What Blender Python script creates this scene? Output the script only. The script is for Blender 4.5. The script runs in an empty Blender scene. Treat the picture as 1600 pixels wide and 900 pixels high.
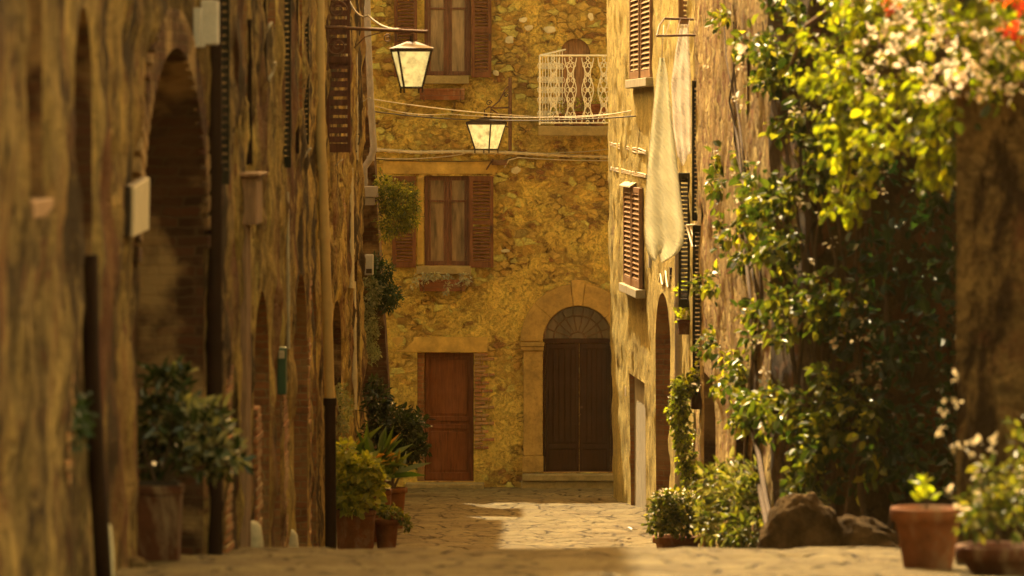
import bpy, math, random
import numpy as np
from mathutils import Vector, noise
R = math.radians
random.seed(7); rng = np.random.default_rng(7)
sc = bpy.context.scene
COL = sc.collection
HZ, FP = 200.0, 8000.0          # horizon row and focal length, in 1600x900 pixel units

def P(px, py, d): return Vector(((px-800)*d/FP, d, -(py-HZ)*d/FP))
def Zp(py, d): return -(py-HZ)*d/FP

# ---------------------------------------------------------------- ground profile
_gd = np.array([-60, 0, 15, 22, 29.6, 38, 41, 48, 57, 66, 78, 84, 120, 400], float)
_gz = np.array([-1.2, -1.6, -1.9, -2.12, -2.55, -3.11, -3.52, -4.18, -4.70, -5.12, -5.64, -5.9, -7.2, -9], float)
_sx = np.linspace(-60, 400, 9201)
_sz = np.interp(_sx, _gd, _gz)
_k = np.ones(25)/25
_sz2 = np.convolve(np.pad(_sz, 12, mode='edge'), _k, mode='valid')
def G(y): return float(np.interp(y, _sx, _sz2))

# ---------------------------------------------------------------- node helper
class NT:
    def __init__(s, name):
        s.m = bpy.data.materials.new(name); s.m.use_nodes = True
        s.t = s.m.node_tree; s.t.nodes.clear()
        s.out = s.t.nodes.new('ShaderNodeOutputMaterial')
    def n(s, typ, ins=None, **kw):
        nd = s.t.nodes.new('ShaderNode'+typ)
        for k, v in kw.items(): setattr(nd, k, v)
        if ins:
            for k, v in ins.items():
                sock = nd.inputs[k]
                if isinstance(v, bpy.types.NodeSocket): s.t.links.new(v, sock)
                else:
                    if isinstance(v, (tuple, list)) and len(v) == 3 and sock.type == 'RGBA': v = (*v, 1)
                    sock.default_value = v
        return nd
    def coord(s, scale=(1,1,1), world=False):
        tc = s.n('NewGeometry').outputs['Position'] if world else s.n('TexCoord').outputs['Object']
        return s.n('Mapping', {'Vector': tc, 'Scale': scale}).outputs[0]
    def noise(s, vec, scale, detail=5, rough=.6, dist=0):
        return s.n('TexNoise', {'Vector': vec, 'Scale': scale, 'Detail': detail, 'Roughness': rough, 'Distortion': dist})
    def ramp(s, fac, stops):
        nd = s.n('ValToRGB', {'Fac': fac}); cr = nd.color_ramp
        while len(cr.elements) < len(stops): cr.elements.new(.5)
        for e, (p, c) in zip(cr.elements, stops):
            e.position = p; e.color = (*c, 1) if isinstance(c, (tuple, list)) else (c, c, c, 1)
        return nd.outputs[0]
    def mix(s, f, a, b, bt='MIX'):
        nd = s.n('Mix', data_type='RGBA', blend_type=bt)
        for idx, v in ((0, f), (6, a), (7, b)):
            if isinstance(v, bpy.types.NodeSocket): s.t.links.new(v, nd.inputs[idx])
            elif idx == 0: nd.inputs[0].default_value = v
            else: nd.inputs[idx].default_value = (*v, 1) if len(v) == 3 else v
        return nd.outputs[2]
    def math(s, op, a, b=0.0):
        nd = s.n('Math', operation=op)
        for i, v in enumerate((a, b)):
            if isinstance(v, bpy.types.NodeSocket): s.t.links.new(v, nd.inputs[i])
            else: nd.inputs[i].default_value = v
        return nd.outputs[0]
    def done(s, col, rough=.85, height=None, bump=.3, dist=.02, metal=0, spec=.3, **kw):
        ins = {'Base Color': col, 'Roughness': rough, 'Metallic': metal, 'Specular IOR Level': spec}; ins.update(kw)
        if height is not None:
            ins['Normal'] = s.n('Bump', {'Height': height, 'Strength': bump, 'Distance': dist}).outputs[0]
        b = s.n('BsdfPrincipled', ins)
        s.t.links.new(b.outputs[0], s.out.inputs[0]); return s.m

def mat_wall(name, plaster, sa, sb, mortar, cover=.5, scale=3.6, dist=.035, stain=.5, bump=.8, seed=0.0, pl_dark=.55, band=0.0):
    """rubble stone showing through broken, stained lime plaster"""
    t = NT(name)
    v0 = t.coord()
    v0 = t.n('VectorMath', {0: v0, 1: (seed, seed*1.7, seed*.6)}, operation='ADD').outputs[0]
    wob = t.noise(v0, 2.3, 3, .6)
    w2 = t.n('VectorMath', {0: wob.outputs['Color'], 1: (.5, .5, .5)}, operation='SUBTRACT').outputs[0]
    w3 = t.n('VectorMath', {0: w2, 'Scale': .30}, operation='SCALE').outputs[0]
    v = t.n('VectorMath', {0: v0, 1: w3}, operation='ADD').outputs[0]
    vs = t.n('Mapping', {'Vector': v, 'Scale': (1, 1, 1.65)}).outputs[0]
    vor = t.n('TexVoronoi', {'Vector': vs, 'Scale': scale, 'Randomness': .9})
    vde = t.n('TexVoronoi', {'Vector': vs, 'Scale': scale, 'Randomness': .9}, feature='DISTANCE_TO_EDGE').outputs['Distance']
    fine = t.noise(v0, 28, 6, .75).outputs[0]
    mid = t.noise(v0, 6.5, 8, .72).outputs[0]
    rag = t.noise(v0, 9.0, 6, .75, .5).outputs[0]
    edge = t.ramp(t.math('ADD', vde, t.math('MULTIPLY', t.math('SUBTRACT', rag, .46), .55)), [(0.0, 0), (.16, 1)])
    big = t.noise(v0, .9, 5, .62, .4).outputs[0]
    sep = t.n('SeparateColor', {'Color': vor.outputs['Color']})
    stone = t.mix(sep.outputs[0], sa, sb)
    stone = t.mix(t.math('MULTIPLY', t.ramp(sep.outputs[1], [(.78, 0), (.85, 1)]), .75), stone, tuple(min(1, c*1.9) for c in sb))
    stone = t.mix(t.math('MULTIPLY', t.ramp(sep.outputs[2], [(.8, 0), (.86, 1)]), .8), stone, (.26, .085, .04))
    stone = t.mix(t.ramp(mid, [(.35, .0), (.7, .55)]), stone, tuple(c*.45 for c in sa))
    mort = t.mix(t.ramp(t.noise(v0, 2.1, 5, .7).outputs[0], [(.4, 0), (.58, 1)]), mortar, tuple(c*.8 for c in plaster))
    stone = t.mix(edge, mort, stone)
    pl = t.mix(t.ramp(big, [(.32, 0), (.68, 1)]), tuple(c*pl_dark for c in plaster), plaster)
    pl = t.mix(t.ramp(mid, [(.4, 0), (.72, .6)]), pl, tuple(min(1, c*1.35) for c in plaster))
    pl = t.mix(t.ramp(fine, [(.40, .6), (.52, 0)]), pl, tuple(c*.4 for c in plaster))
    msum = t.math('ADD', t.math('MULTIPLY', t.noise(v0, 1.25, 10, .74, .3).outputs[0], .72), t.math('MULTIPLY', rag, .28))
    c0 = .5+(.5-cover)*.42
    pm = t.ramp(msum, [(c0-.025, 0), (c0+.035, 1)])
    pm = t.math('MULTIPLY', pm, t.ramp(t.math('ADD', vde, t.math('MULTIPLY', fine, .2)), [(0.02, 1), (.9, .85)]))
    col = t.mix(pm, stone, pl)
    vz = t.n('Mapping', {'Vector': v0, 'Scale': (1.5, 1.5, .6)}).outputs[0]
    st = t.noise(vz, 1.3, 6, .66).outputs[0]
    col = t.mix(t.ramp(st, [(.47, 0), (.68, stain)]), col, (.045, .026, .012))
    rg = t.noise(v0, 5.5, 10, .78, .9).outputs[0]
    line = t.ramp(t.math('ABSOLUTE', t.math('SUBTRACT', rg, .5)), [(0.0, 1), (.016, 0)])
    where = t.ramp(t.noise(v0, 1.7, 5, .7).outputs[0], [(.42, .1), (.6, 1)])
    col = t.mix(t.math('MULTIPLY', t.math('MULTIPLY', line, where), .6), col, (.09, .05, .018))
    fl = t.noise(v0, 17, 7, .8).outputs[0]
    col = t.mix(t.math('MULTIPLY', t.ramp(fl, [(.58, 0), (.68, .6)]), where), col, tuple(min(1, c*1.6+.04) for c in plaster))  # highlights of the relief put into the colour as pale flecks
    col = t.mix(t.ramp(fl, [(.30, .6), (.38, 0)]), col, (.12, .07, .025))
    if band:
        vb = t.n('Mapping', {'Vector': v0, 'Scale': (.8, .8, .42)}).outputs[0]
        b1 = t.noise(vb, 1.0, 7, .74, .5).outputs[0]
        col = t.mix(t.ramp(b1, [(.43, band), (.50, 0)]), col, (.05, .025, .010))
        col = t.mix(t.ramp(b1, [(.56, 0), (.62, band*.6)]), col, tuple(min(1, c*1.5) for c in plaster))
        b2 = t.noise(t.n('Mapping', {'Vector': v0, 'Location': (9, 3, 4), 'Scale': (.55, .55, .4)}).outputs[0], 1.0, 6, .7).outputs[0]
        col = t.mix(t.ramp(b2, [(.54, 0), (.62, band*.75)]), col, (.24, .085, .035))
    pits = t.ramp(t.noise(v0, 11, 4, .7).outputs[0], [(.27, 1), (.36, 0)])
    col = t.mix(t.math('MULTIPLY', pits, .65), col, (.05, .03, .015))  # crevice shade put into the colour of the pits
    h_st = t.math('ADD', t.math('MULTIPLY', edge, .8), t.math('MULTIPLY', mid, .55))
    h_pl = t.math('ADD', t.math('MULTIPLY', big, .5), t.math('MULTIPLY', mid, .35))
    h = t.mix(pm, h_st, t.math('ADD', h_pl, .75))
    h = t.math('ADD', h, t.math('MULTIPLY', fine, .5))
    h = t.math('SUBTRACT', h, t.math('MULTIPLY', pits, .5)); h = t.math('ADD', h, t.math('SUBTRACT', t.math('MULTIPLY', rg, .9), t.math('MULTIPLY', line, .35)))
    return t.done(col, .93, h, bump, dist, spec=.15)

def mat_plain(name, col, var=.35, rough=.8, scale=9, bump=.4, dist=.006, metal=0, spec=.3, streak=(1,1,1), dirt=.35):
    t = NT(name); v = t.coord(streak)
    a = t.noise(v, scale, 6, .65).outputs[0]; b = t.noise(v, scale*5, 4, .7).outputs[0]
    c = t.mix(t.ramp(a, [(.3, 0), (.7, 1)]), tuple(x*(1-var) for x in col), tuple(min(1, x*(1+var)) for x in col))
    c = t.mix(t.ramp(b, [(.5, 0), (.75, dirt)]), c, tuple(x*.3 for x in col))
    return t.done(c, rough, t.math('ADD', a, t.math('MULTIPLY', b, .5)), bump, dist, metal, spec)

def mat_brick(name, ca=(.30,.115,.055), cb=(.17,.06,.03), mortar=(.28,.2,.11), sx=1.0, flat='x'):
    t = NT(name); v0 = t.coord()
    wob = t.noise(v0, 5, 3, .6)
    w3 = t.n('VectorMath', {0: t.n('VectorMath', {0: wob.outputs['Color'], 1: (.5,.5,.5)}, operation='SUBTRACT').outputs[0], 'Scale': .05}, operation='SCALE').outputs[0]
    v0 = t.n('VectorMath', {0: v0, 1: w3}, operation='ADD').outputs[0]
    s = t.n('SeparateXYZ', {'Vector': v0})
    uv = t.n('CombineXYZ', {'X': t.math('ADD', s.outputs[0], s.outputs[1]), 'Y': s.outputs[2]}).outputs[0]
    br = t.n('TexBrick', {'Vector': uv, 'Color1': ca, 'Color2': cb, 'Mortar': mortar, 'Scale': 1.0, 'Mortar Size': .009,
                          'Mortar Smooth': .4, 'Bias': 0., 'Brick Width': .25, 'Row Height': .068})
    n1 = t.noise(v0, 7, 6, .7).outputs[0]; n2 = t.noise(v0, 1.6, 4, .6).outputs[0]
    c = t.mix(t.ramp(n1, [(.42, 0), (.7, .7)]), br.outputs[0], (.09, .045, .022))
    c = t.mix(t.ramp(n2, [(.48, 0), (.62, .8)]), c, (.34, .21, .09))
    h = t.math('SUBTRACT', t.math('MULTIPLY', n1, .6), t.math('MULTIPLY', br.outputs[1], .8))
    return t.done(c, .92, h, .7, .02, spec=.15)

def mat_wood(name, col, rough=.6, grain='z', var=.5, wear=.35, spec=.12):
    t = NT(name)
    v = t.coord((14, 14, 1.2) if grain == 'z' else (1.2, 1.2, 14))
    a = t.noise(v, 2.2, 6, .65, .6).outputs[0]; b = t.noise(t.coord(), 3, 5, .6).outputs[0]
    c = t.mix(t.ramp(a, [(.3, 0), (.7, 1)]), tuple(x*(1-var) for x in col), tuple(min(1, x*(1+var)) for x in col))
    c = t.mix(t.ramp(b, [(.45, 0), (.75, wear)]), c, tuple(min(1, x*1.8+.02) for x in col))
    return t.done(c, rough, a, .35, .006, spec=spec)

def mat_leaf(name, cols, trans=.45, rough=.42, tcol=None):
    t = NT(name)
    ri = t.n('NewGeometry').outputs['Random Per Island']
    k = len(cols); c = t.ramp(ri, [((i+.5)/k, cc) for i, cc in enumerate(cols)])
    nz = t.noise(t.coord(), 3.0, 3, .5).outputs[0]
    c = t.mix(t.ramp(nz, [(.35, .0), (.65, .45)]), c, tuple(x*.45 for x in cols[0]))
    p = t.n('BsdfPrincipled', {'Base Color': c, 'Roughness': rough, 'Specular IOR Level': .5})
    tc = t.mix(1.0, c, tcol or (1.0, 1.0, .35), 'MULTIPLY')
    tc = t.mix(1.0, tc, (2.4, 2.4, 2.4), 'MULTIPLY')
    tr = t.n('BsdfTranslucent', {'Color': tc})
    ms = t.n('MixShader', {0: trans, 1: p.outputs[0], 2: tr.outputs[0]})
    t.t.links.new(ms.outputs[0], t.out.inputs[0]); return t.m

def mat_cloth(name, col, trans=.5):
    t = NT(name); v = t.coord()
    a = t.noise(v, 4, 5, .6).outputs[0]
    w = t.n('TexWave', {'Vector': t.n('Mapping', {'Vector': v, 'Rotation': (0, R(35), 0)}).outputs[0], 'Scale': 8, 'Distortion': 7, 'Detail': 2}).outputs[1]
    c = t.mix(a, tuple(x*.75 for x in col), col)
    c = t.mix(t.ramp(w, [(.1, .13), (.5, 0)]), c, tuple(x*.55 for x in col))
    p = t.n('BsdfPrincipled', {'Base Color': c, 'Roughness': .95, 'Specular IOR Level': .1,
        'Normal': t.n('Bump', {'Height': w, 'Strength': .9, 'Distance': .03}).outputs[0]})
    tr = t.n('BsdfTranslucent', {'Color': c})
    ms = t.n('MixShader', {0: trans, 1: p.outputs[0], 2: tr.outputs[0]})
    t.t.links.new(ms.outputs[0], t.out.inputs[0]); return t.m

M = {}
M['end'] = mat_wall('end_wall_stone', (.95,.62,.13), (.68,.37,.07), (.85,.58,.15), (.15,.075,.022), .52, 6.0, .09, .14, 1.0, 3.1, .82)
M['right'] = mat_wall('right_wall_plaster', (.80,.59,.17), (.54,.36,.10), (.66,.48,.15), (.20,.12,.045), .70, 5.2, .08, .34, .9, 11.7, .65)
M['rough'] = mat_wall('rough_rubble', (.62,.42,.13), (.42,.25,.075), (.60,.42,.16), (.12,.065,.025), .35, 6.0, .05, .3, .8, 5.2)
M['left'] = mat_wall('left_wall_stone', (.64,.41,.115), (.26,.13,.04), (.52,.33,.11), (.06,.033,.014), .50, 4.2, .10, .9, 1.0, 21.3, .5,.95)
M['left2'] = mat_wall('left_wall_ochre', (.80,.51,.13), (.32,.16,.045), (.62,.39,.12), (.06,.033,.014), .56, 5.0, .10, .9, 1.0, 33.3, .5,.95)
M['left3'] = mat_wall('left_wall_grey', (.56,.38,.13), (.22,.125,.045), (.46,.31,.12), (.06,.036,.018), .54, 3.8, .10, .9, 1.0, 47.9, .5,.95)
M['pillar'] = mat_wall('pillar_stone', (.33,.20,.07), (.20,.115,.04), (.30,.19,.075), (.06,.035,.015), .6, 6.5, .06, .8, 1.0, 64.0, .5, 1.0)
M['shade'] = mat_wall('yard_wall', (.16,.10,.045), (.11,.065,.03), (.16,.105,.05), (.05,.03,.015), .45, 3.6, .05, .6, .9, 71.0)  # yard shade put into these darker wall colours
M['brick'] = mat_brick('old_brick', (.40,.17,.065), (.26,.10,.04), (.30,.2,.09))
M['dbrick'] = mat_brick('shade_dark_brick', (.075,.026,.012), (.035,.013,.007), (.07,.042,.02))  # darkened so that arch recesses carry their shade in the brick colour
M['arch_stone'] = mat_plain('dressed_stone', (.34,.21,.055), .45, .88, 4, .5, .012, dirt=.5)
M['smooth'] = mat_plain('smooth_render', (.42,.265,.06), .45, .9, 3, .4, .012, dirt=.3)
M['step'] = mat_plain('step_stone', (.26,.19,.08), .3, .85, 6, .5, .012)
M['pale'] = mat_plain('pale_stone', (.52,.44,.28), .25, .85, 8, .4, .01)
M['grey_render'] = mat_plain('grey_render', (.36,.30,.19), .22, .9, 3, .4, .01, dirt=.4)
M['shutter'] = mat_wood('shutter_red_brown', (.12,.046,.018), .5)
M['shutter_d'] = mat_wood('shutter_dark_brown', (.10,.04,.024), .5)
M['shutter_t'] = mat_wood('shutter_tan', (.26,.14,.07), .55)
M['shutter_g'] = mat_wood('shutter_dark_green', (.018,.016,.009), .5)
M['door'] = mat_wood('door_red_brown', (.14,.046,.014), .6)
M['door_d'] = mat_wood('door_dark_brown', (.034,.011,.003), .8)
M['frame'] = mat_wood('window_frame_brown', (.13,.055,.03), .5)
M['timber'] = mat_wood('timber_brown', (.24,.14,.08), .7)
M['iron'] = mat_plain('dark_iron', (.05,.032,.022), .3, .5, 20, .3, .003, .6)
M['rust'] = mat_plain('rusty_iron', (.14,.07,.04), .4, .7, 20, .3, .003, .3)
M['white_iron'] = mat_plain('white_painted_iron', (.78,.72,.6), .1, .6, 20, .3, .003, dirt=.45)
M['pipe_y'] = mat_plain('ochre_pipe_paint', (.50,.35,.14), .12, .5, 3, .2, .003, dirt=.2)
M['pipe_g'] = mat_plain('grey_pipe', (.36,.30,.26), .2, .5, 5, .2, .003)
M['pipe_d'] = mat_plain('dark_pipe', (.022,.010,.006), .25, .75, 5, .2, .003, 0, .08)
M['pipe_p'] = mat_plain('pale_pipe', (.52,.42,.27), .2, .6, 6, .2, .003)
M['cable_p'] = mat_plain('pale_cable', (.60,.50,.36), .15, .6, 15, .2, .002)
M['cable_d'] = mat_plain('dark_cable', (.05,.035,.02), .2, .6, 15, .2, .002)
M['terra'] = mat_plain('terracotta', (.25,.088,.032), .4, .8, 7, .4, .006, dirt=.4)
M['terra_d'] = mat_plain('terracotta_dark', (.12,.04,.018), .25, .8, 7, .4, .006, dirt=.5)
def mat_terra(name, col):
    t = NT(name); v = t.coord()
    a = t.noise(v, 6, 8, .7).outputs[0]; b = t.noise(t.coord((1,1,.4)), 4, 8, .75, .5).outputs[0]; f = t.noise(v, 45, 4, .7).outputs[0]
    c = t.mix(t.ramp(a, [(.3, 0), (.7, 1)]), tuple(x*.6 for x in col), tuple(x*1.25 for x in col))
    c = t.mix(t.ramp(b, [(.52, 0), (.66, .55)]), c, (.33, .24, .14))
    c = t.mix(t.ramp(b, [(.34, .7), (.44, 0)]), c, (.035, .02, .01))
    return t.done(c, .85, t.math('ADD', a, t.math('MULTIPLY', f, .4)), .5, .008, spec=.15)
M['terra'] = mat_terra('terracotta_weathered', (.21,.073,.026)); M['terra_d'] = mat_terra('terracotta_old', (.09,.03,.013))
M['soil'] = mat_plain('soil', (.05,.032,.02), .4, .95, 30, .8, .02)
M['bark'] = mat_plain('bark', (.11,.07,.04), .4, .9, 20, .7, .01, streak=(1,1,.25))
M['rock'] = mat_plain('rock', (.10,.062,.026), .8, .95, 4.5, 1.0, .08, spec=.05, dirt=.7)
M['green_box'] = mat_plain('green_paint', (.03,.085,.045), .2, .4, 10, .2, .002)
M['box_grey'] = mat_plain('grey_box_paint', (.45,.41,.36), .12, .55, 8, .2, .002)
M['plate'] = mat_plain('plate_cream', (.50,.40,.27), .15, .5, 8, .2, .002)
M['roof'] = mat_plain('roof_tile', (.32,.15,.08), .4, .9, 5, .8, .03)
M['cloth_b'] = mat_cloth('beige_cloth', (.93,.91,.76))
M['cloth_w'] = mat_cloth('white_cloth', (.97,.92,.86))
M['curtain'] = mat_plain('curtain', (.30,.22,.16), .3, .9, 3, .2, .004, streak=(4,1,.5))

def mat_glass(name, col, rough=.12):
    t = NT(name); v = t.coord()
    a = t.noise(v, 1.7, 3, .5).outputs[0]; b = t.noise(t.coord((5, 5, .8)), 1.6, 5, .6).outputs[0]
    c = t.mix(t.ramp(b, [(.35, 0), (.65, 1)]), tuple(x*.35 for x in col), tuple(x*1.3 for x in col))  # curtain patches and reflections put into the pane colour as streaks
    return t.done(c, rough, a, .08, .01, spec=.8)
M['pane'] = mat_glass('window_glass', (.12,.085,.06))
M['pane_w'] = mat_glass('window_glass_warm', (.26,.17,.09))
def mat_frost():
    t = NT('frosted_lamp_glass'); v = t.coord()
    a = t.noise(v, 9, 5, .7).outputs[0]
    c = t.mix(t.ramp(a, [(.42, 0), (.7, 1)]), (.92,.86,.62), (.5,.42,.24))
    p = t.n('BsdfPrincipled', {'Base Color': c, 'Roughness': .3})
    tr = t.n('BsdfTranslucent', {'Color': c})
    t.t.links.new(t.mix(1., c, (1,.86,.5), 'MULTIPLY'), p.inputs['Emission Color']); p.inputs['Emission Strength'].default_value = .22
    ms = t.n('MixShader', {0: .5, 1: p.outputs[0], 2: tr.outputs[0]})
    t.t.links.new(ms.outputs[0], t.out.inputs[0]); return t.m
M['frost'] = mat_frost()

def mat_street():
    t = NT('flagstone_paving'); v0 = t.coord(world=True)
    wob = t.noise(v0, 1.8, 4, .6)
    w3 = t.n('VectorMath', {0: t.n('VectorMath', {0: wob.outputs['Color'], 1: (.5,.5,.5)}, operation='SUBTRACT').outputs[0], 'Scale': .35}, operation='SCALE').outputs[0]
    v = t.n('VectorMath', {0: v0, 1: w3}, operation='ADD').outputs[0]
    vs = t.n('Mapping', {'Vector': v, 'Scale': (1, .5, 0)}).outputs[0]
    vc = t.n('TexVoronoi', {'Vector': vs, 'Scale': 2.3, 'Randomness': .95}, voronoi_dimensions='2D')
    ve = t.n('TexVoronoi', {'Vector': vs, 'Scale': 2.3, 'Randomness': .95}, feature='DISTANCE_TO_EDGE', voronoi_dimensions='2D').outputs['Distance']
    edge = t.ramp(ve, [(.012, 0), (.075, 1)])
    mid = t.noise(v0, 7, 7, .7).outputs[0]; fine = t.noise(v0, 40, 5, .7).outputs[0]; big = t.noise(v0, .7, 4, .6).outputs[0]
    s = t.n('SeparateColor', {'Color': vc.outputs['Color']})
    c = t.mix(s.outputs[0], (.16,.12,.05), (.26,.205,.092))
    c = t.mix(t.ramp(mid, [(.38, 0), (.68, .7)]), c, (.10,.066,.03))
    c = t.mix(t.ramp(big, [(.45, 0), (.7, .5)]), c, (.12,.08,.035))
    brk = t.ramp(t.noise(v0, 1.1, 5, .7).outputs[0], [(.42, .25), (.6, 1)])
    c = t.mix(t.math('MULTIPLY', t.math('SUBTRACT', 1.0, edge), brk), c, (.03,.018,.008))
    crk = t.noise(t.n('Mapping', {'Vector': v0, 'Scale': (1, .45, 1)}).outputs[0], 5.5, 9, .75, .6).outputs[0]
    c = t.mix(t.ramp(crk, [(.35, .85), (.43, 0)]), c, (.06,.04,.018))
    c = t.mix(t.ramp(fine, [(.62, 0), (.72, .55)]), c, (.07,.045,.02))
    h = t.math('ADD', t.math('MULTIPLY', edge, .9), t.math('ADD', t.math('MULTIPLY', mid, .7), t.math('MULTIPLY', fine, .25)))
    h = t.math('ADD', h, t.math('MULTIPLY', s.outputs[1], .5)); h = t.math('ADD', h, t.math('MULTIPLY', crk, 1.2))
    return t.done(c, .85, h, 1.0, .06, spec=.12)
M['street'] = mat_street()
M['ground'] = mat_plain('dry_ground', (.26,.19,.10), .3, .95, 2, .6, .03)

G1 = [(.035,.048,.009), (.07,.085,.013), (.12,.13,.018), (.19,.17,.028)]
M['lf_mid'] = mat_leaf('leaf_mid', G1, .4)
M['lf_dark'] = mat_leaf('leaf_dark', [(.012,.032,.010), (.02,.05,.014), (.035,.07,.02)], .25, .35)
M['lf_lime'] = mat_leaf('leaf_lime', [(.15,.19,.010), (.22,.26,.012), (.32,.32,.018), (.09,.12,.010)], .5)
M['lf_vine'] = mat_leaf('leaf_vine', [(.018,.034,.007), (.045,.07,.011), (.09,.12,.015), (.19,.19,.025), (.035,.055,.010)], .36, .42)
M['lf_gloss'] = mat_leaf('leaf_glossy_dark', [(.014,.028,.008), (.026,.045,.012), (.05,.065,.02)], .15, .22)
M['lf_grey'] = mat_leaf('leaf_grey_green', [(.14,.15,.07), (.24,.24,.12), (.36,.33,.19)], .3)
M['lf_yel'] = mat_leaf('leaf_yellow_green', [(.20,.21,.02), (.30,.29,.03), (.42,.36,.05), (.12,.14,.02)], .4)
M['lf_succ'] = mat_leaf('leaf_succulent', [(.40,.36,.26), (.30,.29,.19), (.52,.46,.34)], .3)
M['lf_strap'] = mat_leaf('leaf_strap', [(.04,.075,.015), (.07,.11,.02), (.12,.14,.03), (.42,.20,.03)], .35, .35)
M['fl_white'] = mat_leaf('petal_white', [(.72,.62,.50), (.80,.74,.62), (.62,.48,.36)], .4, .6, (1,1,1))
M['fl_dim'] = mat_leaf('petal_cream', [(.40,.33,.2), (.5,.42,.28), (.3,.25,.14)], .3, .6, (1,1,1))
M['fl_red'] = mat_leaf('petal_red', [(.42,.045,.012), (.5,.09,.02), (.32,.025,.01)], .35, .5, (1,.7,.5))
M['dead'] = mat_leaf('leaf_dead', [(.06,.03,.015), (.10,.05,.02), (.16,.09,.03)], .1)

# ---------------------------------------------------------------- mesh builder
class MB:
    def __init__(s): s.v = []; s.f = []; s.mi = []; s.cur = 0; s.smooth = []
    def add(s, vs, fs, smooth=False):
        b = len(s.v); s.v += [tuple(x) for x in vs]
        for f in fs: s.f.append(tuple(i+b for i in f)); s.mi.append(s.cur); s.smooth.append(smooth)
    def hexa(s, c):     # 8 corners: bottom 4 ccw, top 4 ccw
        s.add(c, [(3,2,1,0), (4,5,6,7), (0,1,5,4), (1,2,6,5), (2,3,7,6), (3,0,4,7)])
    def box(s, x0, x1, y0, y1, z0, z1):
        s.hexa([(x0,y0,z0),(x1,y0,z0),(x1,y1,z0),(x0,y1,z0),(x0,y0,z1),(x1,y0,z1),(x1,y1,z1),(x0,y1,z1)])
    def tube(s, pts, r, seg=8, cap=True):
        pts = [Vector(p) for p in pts]; n = len(pts)
        rs = r if isinstance(r, (list, tuple)) else [r]*n
        rings = []; up = Vector((0,0,1)); prev = None
        for i, p in enumerate(pts):
            d = (pts[min(i+1, n-1)]-pts[max(i-1, 0)])
            if d.length < 1e-9: d = Vector((0,0,1))
            d.normalize()
            if prev is None:
                a = d.cross(up if abs(d.z) < .95 else Vector((1,0,0))).normalized()
            else:
                a = (prev-d*prev.dot(d))
                a = a.normalized() if a.length > 1e-6 else d.cross(up).normalized()
            prev = a; b = d.cross(a)
            rings.append([p+(a*math.cos(2*math.pi*k/seg)+b*math.sin(2*math.pi*k/seg))*rs[i] for k in range(seg)])
        vs = [q for rg in rings for q in rg]; fs = []
        for i in range(n-1):
            for k in range(seg):
                k2 = (k+1) % seg
                fs.append((i*seg+k, i*seg+k2, (i+1)*seg+k2, (i+1)*seg+k))
        s.add(vs, fs, True)
        if cap:
            s.add(rings[0], [tuple(range(seg))[::-1]]); s.add(rings[-1], [tuple(range(seg))])
    def lathe(s, c, prof, seg=28, sq=0):   # prof: (r, z) rel. to c
        vs = []; fs = []
        for (r, z) in prof:
            for k in range(seg):
                a = 2*math.pi*k/seg; vs.append((c[0]+r*math.cos(a), c[1]+r*math.sin(a), c[2]+z))
        for i in range(len(prof)-1):
            for k in range(seg):
                k2 = (k+1) % seg; fs.append((i*seg+k, i*seg+k2, (i+1)*seg+k2, (i+1)*seg+k))
        s.add(vs, fs, True)
    def prism(s, poly, ext):     # poly: list of Vectors, ext: Vector
        n = len(poly); a = [Vector(p) for p in poly]; b = [p+ext for p in a]
        s.add(a+b, [tuple(range(n))[::-1], tuple(range(n, 2*n))]+[(i, (i+1) % n, n+(i+1) % n, n+i) for i in range(n)])
    def disc(s, c, r, seg=24):
        s.add([(c[0]+r*math.cos(2*math.pi*k/seg), c[1]+r*math.sin(2*math.pi*k/seg), c[2]) for k in range(seg)], [tuple(range(seg))])

ORG = {}
def root_org(p):
    return ORG.get(p.name, Vector((0,0,0))) if p is not None else Vector((0,0,0))
def thing(name, label, cat, loc, group=None):
    o = bpy.data.objects.new(name, None); COL.objects.link(o); o.location = loc
    o.empty_display_size = .2
    o['label'] = label; o['category'] = cat
    if group: o['group'] = group
    ORG[o.name] = Vector(loc); return o
def tag(o, label, cat, group=None, kind=None):
    if label: o['label'] = label
    if cat: o['category'] = cat
    if group: o['group'] = group
    if kind: o['kind'] = kind
    return o
def obj(name, mb, mats, parent=None, bevel=0, label=None, loc=None, sub=0):
    """links mb as ONE mesh object; world-space verts are re-expressed relative to the parent's (or own) origin"""
    o_ = root_org(parent) if parent is not None else Vector(loc if loc is not None else mb.v[0])
    me = bpy.data.meshes.new(name)
    me.from_pydata([(x-o_.x, y-o_.y, z-o_.z) for x, y, z in mb.v], [], mb.f)
    if not isinstance(mats, (list, tuple)): mats = [mats]
    for m in mats: me.materials.append(m)
    me.polygons.foreach_set('material_index', [min(i, len(mats)-1) for i in mb.mi])
    me.polygons.foreach_set('use_smooth', mb.smooth)
    me.update()
    o = bpy.data.objects.new(name, me); COL.objects.link(o)
    if parent is not None: o.parent = parent; ORG[o.name] = o_
    else: o.location = o_; ORG[o.name] = o_
    if bevel:
        b = o.modifiers.new('bevel', 'BEVEL'); b.width = bevel; b.segments = 2; b.limit_method = 'ANGLE'
    if label: o['label'] = label
    return o

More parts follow.
